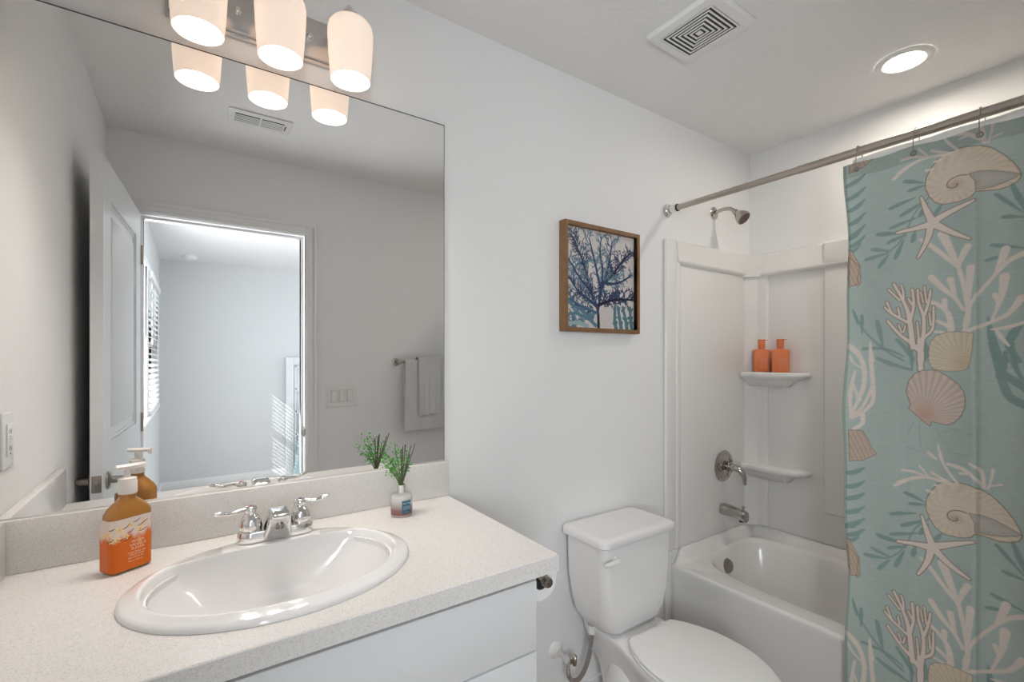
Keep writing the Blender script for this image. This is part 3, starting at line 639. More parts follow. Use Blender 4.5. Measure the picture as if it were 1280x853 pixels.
('g',[(0.88,1.467,0.0054),(0.887,1.507,0.0049),(0.884,1.555,0.004)]),
('g',[(0.885,1.505,0.0036),(0.875,1.528,0.0031)]),
('g',[(0.864,1.428,0.0032),(0.868,1.446,0.0027)]),
('g',[(0.859,1.428,0.0032),(0.852,1.452,0.0027)]),
('g',[(0.904,1.377,0.0088),(0.911,1.43,0.007),(0.91,1.474,0.0061),(0.899,1.514,0.0044),(0.897,1.552,0.004)]),
('g',[(0.911,1.469,0.0053),(0.923,1.512,0.0048),(0.928,1.547,0.0039)]),
('g',[(0.918,1.512,0.0035),(0.913,1.559,0.0031)]),
('g',[(0.91,1.513,0.0031),(0.904,1.545,0.0026)]),
('g',[(0.913,1.412,0.0061),(0.933,1.437,0.0048),(0.935,1.498,0.0035)]),
('g',[(0.928,1.446,0.0039),(0.925,1.481,0.003)]),
('g',[(0.899,1.404,0.004),(0.895,1.457,0.0027)]),
('g',[(0.903,1.401,0.0115),(0.903,1.317,0.0088)]),
('o',[(0.933,1.742,0.0169),(0.918,1.783,0.0118),(0.906,1.822,0.0057)]),
('o',[(0.933,1.742,0.0169),(0.978,1.765,0.0114),(1.018,1.782,0.0062)]),
('o',[(0.933,1.738,0.0169),(0.892,1.734,0.0102),(0.851,1.73,0.0068)]),
('o',[(0.93,1.741,0.0169),(0.921,1.695,0.0118),(0.898,1.647,0.0057)]),
('o',[(0.933,1.74,0.0169),(0.972,1.705,0.0114),(1.01,1.678,0.0058)]),
('g',[(0.933,1.742,0.0147),(0.918,1.783,0.0096),(0.906,1.822,0.0035)]),
('g',[(0.933,1.742,0.0147),(0.978,1.765,0.0093),(1.018,1.782,0.0041)]),
('g',[(0.933,1.738,0.0147),(0.892,1.734,0.008),(0.851,1.73,0.0045)]),
('g',[(0.93,1.741,0.0147),(0.921,1.695,0.0096),(0.898,1.647,0.0035)]),
('g',[(0.933,1.74,0.0147),(0.972,1.705,0.0093),(1.01,1.678,0.0037)]),
('pc',[(0.923,1.366),(0.926,1.394),(0.94,1.413),(0.966,1.424),(0.991,1.423),(1.018,1.418),(1.016,1.381),(1.01,1.336),(1.006,1.321),(0.991,1.315),(0.959,1.314),(0.933,1.32),(0.923,1.34)]),
('ps',[(0.925,1.154),(0.906,1.168),(0.875,1.2),(0.88,1.21),(0.87,1.249),(0.875,1.281),(0.889,1.304),(0.908,1.314),(0.93,1.315),(0.943,1.313),(0.959,1.304),(0.974,1.291),(0.988,1.277),(0.998,1.257),(1.001,1.236),(1.0,1.211),(0.991,1.186),(0.978,1.17),(0.964,1.162),(0.94,1.166),(0.93,1.168)]),
('pk',[(0.728,1.117),(0.761,1.119),(0.775,1.094),(0.783,1.074),(0.798,1.051),(0.781,1.039),(0.761,1.025),(0.728,1.018)]),
('pk',[(0.711,1.705),(0.724,1.697),(0.751,1.644),(0.753,1.591),(0.745,1.582),(0.724,1.597),(0.711,1.621)]),
('pk',[(0.716,0.744),(0.734,0.725),(0.748,0.711),(0.743,0.671),(0.745,0.656),(0.721,0.647)]),
('pn',[(0.916,1.849),(0.919,1.878),(0.93,1.901),(0.946,1.926),(0.969,1.937),(0.997,1.937),(1.03,1.928),(1.053,1.914),(1.075,1.891),(1.092,1.866),(1.103,1.843),(1.108,1.826),(1.103,1.812),(1.086,1.803),(1.067,1.799),(1.041,1.803),(1.022,1.807),(1.012,1.793),(0.991,1.787),(0.959,1.788),(0.94,1.799),(0.926,1.82)]),
('pa',[(1.009,1.858),(1.03,1.859),(1.056,1.853),(1.081,1.842),(1.107,1.828),(1.1,1.823),(1.073,1.814),(1.047,1.809),(1.022,1.811),(1.021,1.834)])]
us = np.concatenate([np.arange(.714, 1.15, .0017), np.arange(1.152, 1.49, .005)]); vs = np.arange(.09, 1.981, .0019)
BASE = lin((200, 215, 209)); DT = lin((152, 180, 176)); UT = lin((178, 196, 191)); WC = lin((250, 241, 232)); GC = lin((253, 242, 233)); OL = lin((164, 140, 122))
cur = Print(us, vs, BASE)
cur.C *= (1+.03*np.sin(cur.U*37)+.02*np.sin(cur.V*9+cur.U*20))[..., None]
def nautilus_col(off):
    cx, cy = .981+off[0], 1.838+off[1]
    def f(U, V, d):
        a = np.arctan2(V-cy, U-cx); r = np.hypot(U-cx, V-cy); rib = .5+.5*np.sin(a*19+r*55+1.2*np.sin(r*90))
        rib = np.where(U > cx+.03, .5+.5*np.sin((V-cy)*430+7*np.sin((U-cx)*50)), rib)
        t = (.18+.45*rib*np.clip(1-d/.05, 0, 1))[..., None]; c = np.array(lin((250, 240, 224)))*(1-t)+np.array(lin((224, 206, 180)))*t
        k = np.clip(1-r/.022, 0, 1)[..., None]; return c*(1-.55*k)+np.array(lin((196, 160, 130)))*.55*k
    return f
def radial(cx, cy, n, hi, lo, tint, rr):
    def f(U, V, d):
        a = np.arctan2(V-cy, U-cx); r = np.hypot(U-cx, V-cy); rib = (.5+.5*np.sin(a*n))**1.5; k = np.clip(1-r/rr, 0, 1)[..., None]
        t = (.1+.55*rib)[..., None]; c = np.array(lin(hi))*(1-t)+np.array(lin(lo))*t; return c*(1-.6*k)+np.array(lin(tint))*.6*k
    return f
order = {'t': 0, 'u': 0, 'w': 1, 'o': 2, 'g': 3, 'pc': 4, 'pk': 4, 'ps': 5, 'pn': 5, 'pa': 6}
for k in (-2, -1, 0, 1):
    for so, zo in ((0, 0), (.43, .467)):
        off = (so, k*.9345+zo)
        for kind, pts in sorted(PAT, key=lambda q: order[q[0]]):
            zz = [p[1]+off[1] for p in pts]
            if max(zz) < .06 or min(zz) > 2.0: continue
            q = [(p[0]+off[0],)+((p[1]+off[1]),)+tuple(p[2:]) for p in pts]
            if len(q[0]) > 2: kk = {'t': .88, 'u': .8, 'w': .74, 'o': .72, 'g': .72}[kind]; q = [(a_, b__, r_*kk+(.0007 if kind == 'o' else 0)) for a_, b__, r_ in q]
            if kind == 't': cur.stroke(q, DT, alpha=.9)
            elif kind == 'u': cur.stroke(q, UT, alpha=.7)
            elif kind == 'w': cur.stroke(q, WC)
            elif kind == 'o': cur.stroke(q, OL)
            elif kind == 'g': cur.stroke(q, GC)
            elif kind == 'pn': cur.poly(q, nautilus_col(off), lin((116, 92, 66)), .0016)
            elif kind == 'pa':
                cur.poly(q, lambda U, V, d: np.array(lin((206, 202, 192)))*(1+.12*np.clip(d/.012, 0, 1))[..., None], lin((122, 104, 84)), .0010)
                c0, c1 = .981+off[0], 1.838+off[1]   # spiral line of the nautilus core
                cur.stroke([(c0+.0045*math.exp(.33*t)*math.cos(-t+.4), c1+.004*math.exp(.33*t)*math.sin(-t+.4), .0010) for t in np.arange(0, 6.0, .35)], lin((132, 100, 74)))
            elif kind == 'ps': cur.poly(q, radial(.913+off[0], 1.186+off[1], 42, (240, 226, 216), (208, 186, 172), (214, 166, 134), .045), lin((112, 92, 78)), .0014)
            elif kind == 'pc': cur.poly(q, radial(.997+off[0], 1.336+off[1], 36, (246, 234, 214), (226, 208, 182), (222, 200, 164), .04), lin((150, 128, 100)), .0012)
            elif kind == 'pk': cur.poly(q, lambda U, V, d: np.array(lin((224, 204, 186)))*(1-.18*(.5+.5*np.sin((U*1.2+V*.5)*420)))[..., None], lin((112, 84, 64)), .0012)
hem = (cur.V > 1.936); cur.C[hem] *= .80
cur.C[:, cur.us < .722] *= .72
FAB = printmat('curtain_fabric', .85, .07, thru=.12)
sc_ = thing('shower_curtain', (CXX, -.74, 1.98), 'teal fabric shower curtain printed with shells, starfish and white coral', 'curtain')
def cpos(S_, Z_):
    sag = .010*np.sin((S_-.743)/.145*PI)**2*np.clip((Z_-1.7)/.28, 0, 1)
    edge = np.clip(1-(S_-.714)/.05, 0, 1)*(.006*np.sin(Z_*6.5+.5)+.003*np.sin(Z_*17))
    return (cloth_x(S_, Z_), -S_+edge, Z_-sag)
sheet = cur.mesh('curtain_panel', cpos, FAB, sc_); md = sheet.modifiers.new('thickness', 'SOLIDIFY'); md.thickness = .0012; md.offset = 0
GRM = mat('grommet_metal', (.35, .32, .29), .3, 1.0, bump=.01)
ROX, ROZ = 1.785, 2.020
hooks = [.743+.145*i for i in range(6)]; hooks[2] = 1.029
for s in hooks:
    bm = B(); x = float(cloth_x(np.array(s), np.array(1.955)))
    lathe(bm, [(.0045, -.002), (.0085, -.002), (.0085, .002), (.0045, .002), (.0045, -.002)], (x, -s, 1.958), (1, 0, 0), 20); obj('grommet', bm, GRM, sc_)
# liner
LIN = bpy.data.materials.new('white_liner'); LIN.use_nodes = True; nt = LIN.node_tree; b_ = nt.nodes['Principled BSDF']; b_.inputs['Base Color'].default_value = (.88, .90, .91, 1); b_.inputs['Roughness'].default_value = .4
tn = nt.nodes.new('ShaderNodeTexNoise'); tn.inputs['Scale'].default_value = 40; bpn = nt.nodes.new('ShaderNodeBump'); bpn.inputs['Strength'].default_value = .05; nt.links.new(tn.outputs[0], bpn.inputs['Height']); nt.links.new(bpn.outputs[0], b_.inputs['Normal'])
tt = nt.nodes.new('ShaderNodeBsdfTranslucent'); tt.inputs[0].default_value = (.9, .92, .93, 1); ms = nt.nodes.new('ShaderNodeMixShader'); ms.inputs[0].default_value = .5
nt.links.new(b_.outputs[0], ms.inputs[1]); nt.links.new(tt.outputs[0], ms.inputs[2]); nt.links.new(ms.outputs[0], nt.nodes['Material Output'].inputs['Surface'])
us = np.arange(.726, 1.485, .012); vs = np.arange(.11, 2.0051, .03); ln = Print(us, vs, (1, 1, 1))
liner = ln.mesh('shower_liner', lambda S_, Z_: (1.7875+.004*np.sin(S_*2*PI/.145), -S_, Z_), LIN, None); md = liner.modifiers.new('thickness', 'SOLIDIFY'); md.thickness = .0006
tag(liner, 'plain white shower liner showing above the teal curtain, behind it', 'shower liner')
# rod and hooks
rod = thing('shower_rod', (ROX, -.77, ROZ), 'brushed nickel shower curtain rod above the tub', 'shower rod')
bm = B(); lathe(bm, [(0, -.028), (.0125, -.028), (.0125, -1.512), (0, -1.512)], (ROX, 0, ROZ), (0, 1, 0), 28); obj('rod_tube', bm, NICKEL, rod)
bm = B(); lathe(bm, [(.0127, -.56), (.0138, -.56), (.0138, -1.20), (.0127, -1.20)], (ROX, 0, ROZ), (0, 1, 0), 28); obj('telescoping_sleeve', bm, NICKEL, rod)
for y0, sg in ((0, -1), (YR, 1)):
    bm = B(); lathe(bm, [(0, .001), (.029, .001), (.030, .006), (.026, .010), (.021, .012), (.023, .016), (.022, .020), (.016, .024), (.0175, .03), (.0175, .052), (.0160, .056), (.0125, .056)], (ROX, y0, ROZ), (0, sg, 0), 32); fl = obj('flange', bm, CHROME, rod)
    bm = B(); lathe(bm, [(.0128, .056), (.0165, .056), (.0165, .060), (.0128, .060)], (ROX, y0, ROZ), (0, sg, 0), 28); obj('gasket', bm, BLACK, fl)
hl = ['brushed metal curtain hook nearest the wall, at the left corner of the curtain', 'brushed metal curtain hook second from the wall, above the bare header', 'brushed metal curtain hook above the upper nautilus shell, third from the wall']
for i, s in enumerate(hooks):
    h = thing('curtain_hook', (ROX, -s, ROZ), hl[i] if i < 3 else 'brushed metal curtain hook on the rod beyond the upper nautilus shell', 'curtain hook', 'hooks holding the shower curtain')
    bm = B(); r = .0155; xc = float(cloth_x(np.array(s), np.array(1.955)))
    pts = [(xc+.004, -s+.001, 1.953), (xc-.006, -s, 1.96), (ROX-r-.004, -s, ROZ-.02), (ROX-r, -s-.001, ROZ), (ROX-r*.7, -s, ROZ+r*.8), (ROX, -s, ROZ+r), (ROX+r*.75, -s, ROZ+r*.75), (ROX+r, -s-.004, ROZ), (ROX+.012, -s-.006, ROZ-.028), (ROX+.007, -s-.004, 1.966)]
    tube(bm, pts, .0013, 8); obj('wire', bm, NICK2, h)
    bm = B()
    for q in range(-2, 3): lathe(bm, [(0, .0026), (.0018, .0018), (.0026, 0), (.0018, -.0018), (0, -.0026)], (ROX+q*.005, -s, ROZ+math.sqrt(max(0, (r+.001)**2-(q*.005)**2))), (0, 0, 1), 10)
    obj('roller_beads', bm, CHROME, h)
# ------------------------------------------------------------------ toilet
TX = 1.338
to = thing('toilet', (TX, -.35, 0), 'white two-piece toilet with closed lid between vanity and bathtub', 'toilet')
bm = B(); loft(bm, [rrect(TX, (a+b_)/2, hx, (b_-a)/2, z, rr_, 8) for z, hx, a, b_, rr_ in ((.372, .115, -.205, -.065, .05), (.376, .132, -.215, -.055, .055), (.392, .148, -.222, -.045, .05), (.425, .162, -.226, -.035, .04), (.48, .172, -.229, -.028, .035), (.56, .178, -.231, -.022, .03), (.64, .181, -.231, -.022, .03), (.697, .182, -.231, -.022, .03))])
tank = obj('tank', bm, PORC, to, angle=50)
bm = B(); loft(bm, [rrect(TX, -.1275, hx, hy, z, rr_, 8) for z, hx, hy, rr_ in ((.6975, .190, .1115, .026), (.702, .196, .117, .03), (.718, .1965, .1175, .031), (.7265, .193, .114, .03), (.7305, .185, .106, .027), (.7315, .170, .092, .02))])
obj('tank_lid', bm, PORC, to, angle=50)
bm = B(); lathe(bm, [(0, 0), (.014, 0), (.014, .006), (.011, .010), (0, .011)], (TX-.135, -.231, .655), (0, -1, 0), 24, sx=1.1); tube(bm, [(TX-.130, -.243, .657, .0095), (TX-.150, -.250, .6575, .0092), (TX-.178, -.254, .658, .0085), (TX-.196, -.254, .6585, .0075), (TX-.204, -.252, .6585, .004)], n=14); obj('flush_lever', bm, PLAST, tank)
KY_ = [(-.045, .105), (-.12, .118), (-.22, .126), (-.30, .145), (-.37, .165), (-.45, .178), (-.53, .174), (-.60, .150), (-.66, .112), (-.70, .068), (-.718, .025)]
def outline(K, n=10, z=0, fw=1.0, y0=None, yscale=1.0, yo=0, grow=0):
    sp = smooth_path([(k[0], k[1], 0) for k in K], 4); R_ = [(v.x, v.y) for v, _ in sp]
    pts = [(TX+w*fw+grow, y) for y, w in R_]+[(TX-w*fw-grow, y) for y, w in reversed(R_)]
    yc = -.38
    return [Vector((x, yc+(y-yc)*yscale+yo, z)) for x, y in pts]
bm = B(); loft(bm, [outline(KY_, z=0, fw=.60, yscale=.80, yo=.03), outline(KY_, z=.05, fw=.58, yscale=.78, yo=.03), outline(KY_, z=.13, fw=.56, yscale=.74, yo=.03), outline(KY_, z=.20, fw=.64, yscale=.80, yo=.02), outline(KY_, z=.26, fw=.80, yscale=.90, yo=.01), outline(KY_, z=.31, fw=.92, yscale=.965), outline(KY_, z=.335, fw=.97, yscale=.99), outline(KY_, z=.352, fw=.995, yscale=1.0), outline(KY_, z=.362, fw=1.0), outline(KY_, z=.367, fw=.985, yscale=.993), outline(KY_, z=.369, fw=.95, yscale=.98)])
for sg in (-1, 1):   # trapway bulges on the pedestal sides
    for cy_, cz_, ry, rz in ((-.235, .17, .10, .135), (-.40, .10, .12, .09)):
        vs_ = bmesh.ops.create_icosphere(bm, subdivisions=4, radius=1)['verts']; bmesh.ops.transform(bm, matrix=Matrix.Translation((TX+sg*.062, cy_, cz_)) @ Matrix.Diagonal((.062, ry, rz, 1)), verts=vs_)
bowl = obj('bowl', bm, PORC, to, angle=50)
for sg in (-1, 1):
    bm = B(); lathe(bm, [(0, .03), (.012, .028), (.016, .018), (.017, 0)], (TX+sg*.115, -.33, .035), (sg, 0, .2), 18); obj('bolt_cap', bm, PLAST, bowl)
KS = [(-.271, .104), (-.276, .116), (-.31, .139), (-.335, .151), (-.38, .168), (-.45, .180), (-.53, .176), (-.60, .152), (-.66, .114), (-.70, .07), (-.722, .025)]
def slab(K, z0, z1, b_, g=0):
    return [outline(K, z=z0, fw=.985, yscale=.992), outline(K, z=z0+b_, grow=g), outline(K, z=z1-b_*1.4, grow=g), outline(K, z=z1-b_*.4, fw=.985, yscale=.993), outline(K, z=z1, fw=.95, yscale=.975)]
bm = B(); loft(bm, slab(KS, .3705, .383, .003, .001)); obj('seat', bm, PLAST, to, angle=60)
bm = B(); loft(bm, slab(KS, .3835, .3955, .004)); obj('seat_lid', bm, PLAST, to, angle=60)
for sg in (-1, 1):
    bm = B(); box(bm, TX+sg*.07-.022, TX+sg*.07+.022, -.276, -.256, .3695, .388, .004, 3); obj('seat_hinge', bm, PLAST, to)
# water supply
ws = thing('water_supply_valve', (1.13, -.04, .25), 'water supply valve with braided hose on the wall left of the toilet', 'valve')
bm = B(); lathe(bm, [(0, .001), (.033, .001), (.033, .004), (.024, .012), (.012, .016), (0, .016)], (1.13, 0, .255), (0, -1, 0), 28); obj('escutcheon', bm, PLAST, ws)
bm = B(); tube(bm, [(1.13, -.014, .255), (1.131, -.035, .253), (1.133, -.058, .25)], .0085, 16); lathe(bm, [(0, -.016), (.011, -.016), (.012, -.004), (.012, .014), (.009, .018), (0, .018)], (1.134, -.066, .249), (0, .9, .1), 18)
lathe(bm, [(0, 0), (.008, 0), (.008, -.03), (.0095, -.03), (.0095, -.045), (0, -.045)], (1.134, -.066, .244), (0, 0, 1), 12); obj('valve_body', bm, CHROME, ws)
bm = B(); lathe(bm, [(0, 0), (.006, 0), (.006, .010), (.017, .012), (.018, .018), (.016, .024), (0, .025)], (1.14, -.072, .252), (.55, -.8, 0), 20, sx=.7, sy=1.2); obj('valve_handle', bm, NICK2, ws)
bm = B(); tube(bm, [(1.134, -.066, .215), (1.139, -.068, .186), (1.152, -.073, .170), (1.175, -.081, .172), (1.196, -.088, .200), (1.211, -.093, .240), (1.218, -.098, .285), (1.222, -.10, .335)], .0082, 14)
HOSE = mat('braided_steel', (.40, .37, .35), .35, .9, bump=.8, bscale=700); obj('braided_hose', bm, HOSE, ws)
bm = B(); lathe(bm, [(0, 0), (.011, 0), (.013, .004), (.013, .022), (.017, .026), (.017, .034), (0, .034)], (1.222, -.10, .332), (0, 0, 1), 8); obj('coupling_nut', bm, PLAST, ws)
bm = B(); lathe(bm, [(.0086, 0), (.0092, 0), (.0092, .03), (.0086, .03)], (1.2205, -.098, .275), (0, .06, 1), 14); o = obj('hose_tag', bm, mat('blue_white_tag', (.55, .62, .78), .5, var=.3, vscale=60), ws); o['label'] = 'pale blue tag wrapped round the hose'
# toilet paper
PR = (.687, -.46, .832)
tp = thing('toilet_paper_holder', (.64, -.40, .83), 'nickel toilet paper holder on the side of the vanity cabinet', 'paper holder')
bm = B(); lathe(bm, [(0, .0005), (.022, .0005), (.022, .005), (.012, .012), (.009, .02), (.009, .040), (0, .040)], (.638, -.338, .832), (1, 0, 0), 24); obj('wall_mount', bm, NICK2, tp)
bm = B(); lathe(bm, [(0, .33), (.0075, .33), (.0075, .503), (.011, .505), (.0125, .509), (.0125, .519), (.0105, .523), (0, .524)], (.680, 0, .832), (0, -1, 0), 24); obj('roller_arm', bm, NICK2, tp)
rl = thing('toilet_paper_roll', (.6805, -.43, .820), 'white toilet paper roll hanging under the countertop edge beside the cabinet', 'toilet paper')
RC = (.6860, 0, .8205)
bm = B(); lathe(bm, [(.020, .382), (.0460, .382), (.0470, .384), (.0470, .484), (.0460, .486), (.020, .486), (.020, .382)], RC, (0, -1, 0), 48); obj('paper', bm, PAPER, rl)
bm = B(); lathe(bm, [(.0185, .381), (.0199, .381), (.0199, .4865), (.0185, .4865), (.0185, .381)], RC, (0, -1, 0), 32); obj('cardboard_core', bm, mat('cardboard_in_shade', (.10, .09, .08), .9, bump=.1), rl)  # near-black core colour carries the shade inside the hollow roll
# ------------------------------------------------------------------ bathtub
AX, BXX = 1.806, XR-.004
tb = thing('bathtub', (2.13, -.77, 0), 'white alcove bathtub behind the shell curtain', 'bathtub')
bm = B(); tcx, tcy, tha, thb = 2.150, -.765, .245, .695; N = 128
def tring(ax, by, z, e=3.4, cx=tcx, cy=tcy): return ring(cx, cy, ax, by, z, N, e)
ref = tring(tha, thb, 0)
def outer(ins, zw, za, zb=None):
    o = rect_ring(ref, AX+min(ins, .012), BXX-ins, YR+.004+ins, -.004-ins, 0, tcx, tcy)
    for p in o:
        t = min(1, max(0, (p.x-(AX+.02))/.05)); t = t*t*(3-2*t); p.z = za*(1-t)+zw*t
    return o
rings = [outer(0, .0, .0), outer(0, .39, .385), outer(0, .471, .401), outer(.004, .474, .409), outer(.014, .470, .413), outer(.030, .44, .4135), outer(.045, .421, .4125)]
def tilt(r_, k_): return [Vector((p.x, p.y, p.z+k_*.034*min(1, max(0, (p.x-1.93)/.40)))) for p in r_]
L_ = [tilt(tring(tha+.012, thb+.012, .412, 4.6), 1), tilt(tring(tha+.003, thb+.003, .408, 4.6), 1), tilt(tring(tha-.004, thb-.004, .397, 4.4), .9), tilt(tring(tha-.014, thb-.012, .36, 4.0), .5), tring(tha-.028, thb-.035, .25), tring(tha-.045, thb-.08, .14), tring(tha-.068, thb-.13, .095), tring(tha-.11, thb-.19, .082), tring(.03, .2, .080)]
loft(bm, rings+L_, False, True); obj('tub_shell', bm, ACRYL, tb, angle=50)
bm = B(); lathe(bm, [(0, .016), (.026, .015), (.033, .011), (.036, .004), (.036, 0)], (2.128, -.080, .350), (-.30, -1, .22), 32); obj('overflow_cover', bm, NICK2, tb)
# ------------------------------------------------------------------ tub surround
su = thing('tub_surround', (2.13, -.77, .47), 'glossy white moulded shower wall surround above the bathtub', 'shower surround')
ST = 1.893; SB_ = .476; b2 = .008
bm = B()
box(bm, 1.832, XR-.003, -.012, -.001, SB_, ST-.01, .003)
box(bm, 1.757, 1.842, -.020, -.001, SB_, ST, b2, 3); box(bm, 1.762, 1.803, -.016, -.001, .0, SB_+.02, .006, 3)     # left flange, running to the floor beside the apron
box(bm, 1.822, 1.858, -.024, -.001, SB_, 1.80, .011, 4)
# top band with ledge
loft(bm, [[Vector((x, y, z)) for y, z in ((-.001, 1.776), (-.020, 1.780), (-.030, 1.790), (-.031, 1.797), (-.026, 1.806), (-.022, 1.88), (-.018, ST-.004), (-.010, ST), (-.001, ST))] for x in (1.835, XR-.003)])
obj('end_panel', bm, ACRYL, su, angle=40)
bm = B(); XP = XR-.003
box(bm, XP-.014, XP, YR+.004, -.008, SB_, ST-.01, .003)
def col(y0, y1, d, z0=SB_, z1=1.79): box(bm, XP-d, XP-.001, y0, y1, z0, z1, .010, 4)
col(-.375-1.0, -.368, .024, .618, 1.79)       # raised centre panel of the long wall
col(-.020-.09, -.010, .026)                    # corner column
loft(bm, [[Vector((x, y, z)) for x, z in ((XP-.001, 1.770), (XP-.026, 1.774), (XP-.036, 1.784), (XP-.037, 1.792), (XP-.032, 1.80), (XP-.026, 1.88), (XP-.022, ST-.004), (XP-.012, ST), (XP-.001, ST))] for y in (YR+.004, -.008)])
box(bm, XP-.038, XP-.001, -1.375, -.368, 1.785, ST+.002, .012, 4)
obj('long_panel', bm, ACRYL, su, angle=40)
bm = B(); loft(bm, [[Vector((XP-.012+a, -.010+c_, z)) for a, c_ in ((0, 0), (-.062, 0), (-.050, -.014), (-.018, -.048), (0, -.062))] for z in (SB_, 1.80)]); loft(bm, [[Vector((XP-.014+a, -.012+c_, z)) for a, c_ in ((0, 0), (-.082, 0), (-.064, -.020), (-.024, -.060), (0, -.080))] for z in (1.775, 1.785, ST-.002)]); obj('corner_cove', bm, ACRYL, su, angle=30)
bm = B(); box(bm, 1.832, XR-.003, YR+.001, YR+.012, SB_, ST, .003); obj('end_panel', bm, ACRYL, su)
def shelf(zt, x_in, yend):
    bm = B(); W = XP-.016
    def o_(g, z, k=1.0):
        P = [(W, -.014), (x_in-.008*k+g, -.014), (x_in+g, -.05), (x_in-.006+g, -.12), (x_in-.004+g, -.20), (x_in+.012+g, yend+.050+g*.9), (x_in+.038+g*.6, yend+.014+g*1.5), (W-.02, yend+g*1.7), (W, yend-.002+g*1.7)]
        P = [(min(a, W), b_) for a, b_ in P]; q = smooth_path([(a, b_, 0) for a, b_ in P], 4); return [Vector((min(v.x, W), v.y, z)) for v, _ in q]
    loft(bm, [o_(.058, zt-.075), o_(.042, zt-.048), o_(.016, zt-.033), o_(.003, zt-.026), o_(.0, zt-.018), o_(.0, zt-.008), o_(.004, zt-.002), o_(.010, zt)])
    return obj('corner_shelf', bm, ACRYL, su, angle=60)
shelf(1.280, 2.372, -.312); shelf(.805, 2.372, -.312)
CHROME2 = mat('warm_chrome', (.50, .465, .44), .10, 1.0, bump=.003, bscale=12)
# tub and shower fittings
tv = thing('shower_valve', (2.215, -.013, .80), 'round chrome shower valve trim with curved lever on the surround', 'shower valve')
VX, VZ, VY = 2.213, .808, -.0125
bm = B(); lathe(bm, [(0, .001), (.076, .001), (.078, .004), (.074, .009), (.064, .010), (.060, .006), (.046, .008), (.036, .014), (.030, .014), (.028, .012), (0, .012)], (VX, VY, VZ), (0, -1, 0), 48); obj('escutcheon', bm, CHROME2, tv, angle=50)
bm = B(); lathe(bm, [(0, .01), (.022, .012), (.022, .03), (.026, .034), (.026, .044), (0, .046)], (VX, VY, VZ+.002), (0, -1, 0), 32)
tube(bm, [(VX, VY-.036, VZ+.002, .019), (VX, VY-.060, VZ+.002, .020), (VX+.004, VY-.085, VZ-.006, .019), (VX+.008, VY-.102, VZ-.032, .014), (VX+.010, VY-.106, VZ-.062, .010), (VX+.010, VY-.106, VZ-.075, .007)], n=18, flat=.85); obj('lever', bm, CHROME2, tv, angle=60)
ts = thing('tub_spout', (2.17, -.013, .58), 'chrome tub spout with diverter knob below the shower valve', 'tub spout')
PXX, PZZ = 2.205, .595
bm = B(); sp_ = []
for y, zt_, zb_, hw in ((-.0125, .027, -.027, .027), (-.018, .028, -.028, .028), (-.06, .026, -.026, .026), (-.10, .022, -.029, .025), (-.128, .017, -.037, .023), (-.138, .012, -.037, .021)):
    sp_.append([Vector((PXX+p.x, y, PZZ+p.y)) for p in rrect(0, (zt_+zb_)/2, hw, (zt_-zb_)/2, 0, min(hw, (zt_-zb_)/2)*.8, 6)])
loft(bm, sp_); so_ = obj('spout_body', bm, CHROME2, ts, angle=50)
bm = B(); lathe(bm, [(0, 0), (.0045, 0), (.0045, .014), (.0075, .016), (.0075, .022), (0, .023)], (PXX, -.122, PZZ+.016), (0, 0, 1), 18); obj('diverter_knob', bm, CHROME2, ts)
bm = B(); lathe(bm, [(0, 0), (.014, 0), (.014, .002), (0, .002)], (PXX, -.116, PZZ-.0385), (0, 0, 1), 18); obj('outlet', bm, DARK, so_)
sh_ = thing('wall_shower', (2.155, -.0, 2.075), 'small chrome shower head on a curved arm above the surround', 'shower head')
SHX, SHZ = 2.152, 2.073
bm = B(); lathe(bm, [(0, .001), (.031, .001), (.031, .004), (.020, .010), (.010, .012), (0, .012)], (SHX, 0, SHZ), (0, -1, 0), 32); obj('flange', bm, CHROME2, sh_)
bm = B(); tube(bm, [(SHX, -.008, SHZ), (SHX, -.045, SHZ+.006), (SHX, -.085, SHZ), (SHX, -.115, SHZ-.024)], .009, 16); obj('shower_arm', bm, CHROME2, sh_)
bm = B(); A_ = Vector((0, -.72, -.69)); lathe(bm, [(0, 0), (.012, 0), (.014, .006), (.013, .014), (.018, .022), (.028, .040), (.0335, .058), (.0335, .066), (.030, .068), (0, .066)], (SHX, -.108, SHZ-.018), A_, 32); hd = obj('spray_head', bm, CHROME2, sh_)
bm = B(); lathe(bm, [(0, .0685), (.028, .0683), (.028, .066), (0, .066)], (SHX, -.108, SHZ-.018), A_, 28); obj('spray_face', bm, mat('dark_nozzle_face', (.09, .06, .045), .4, bump=.6, bscale=400), hd)
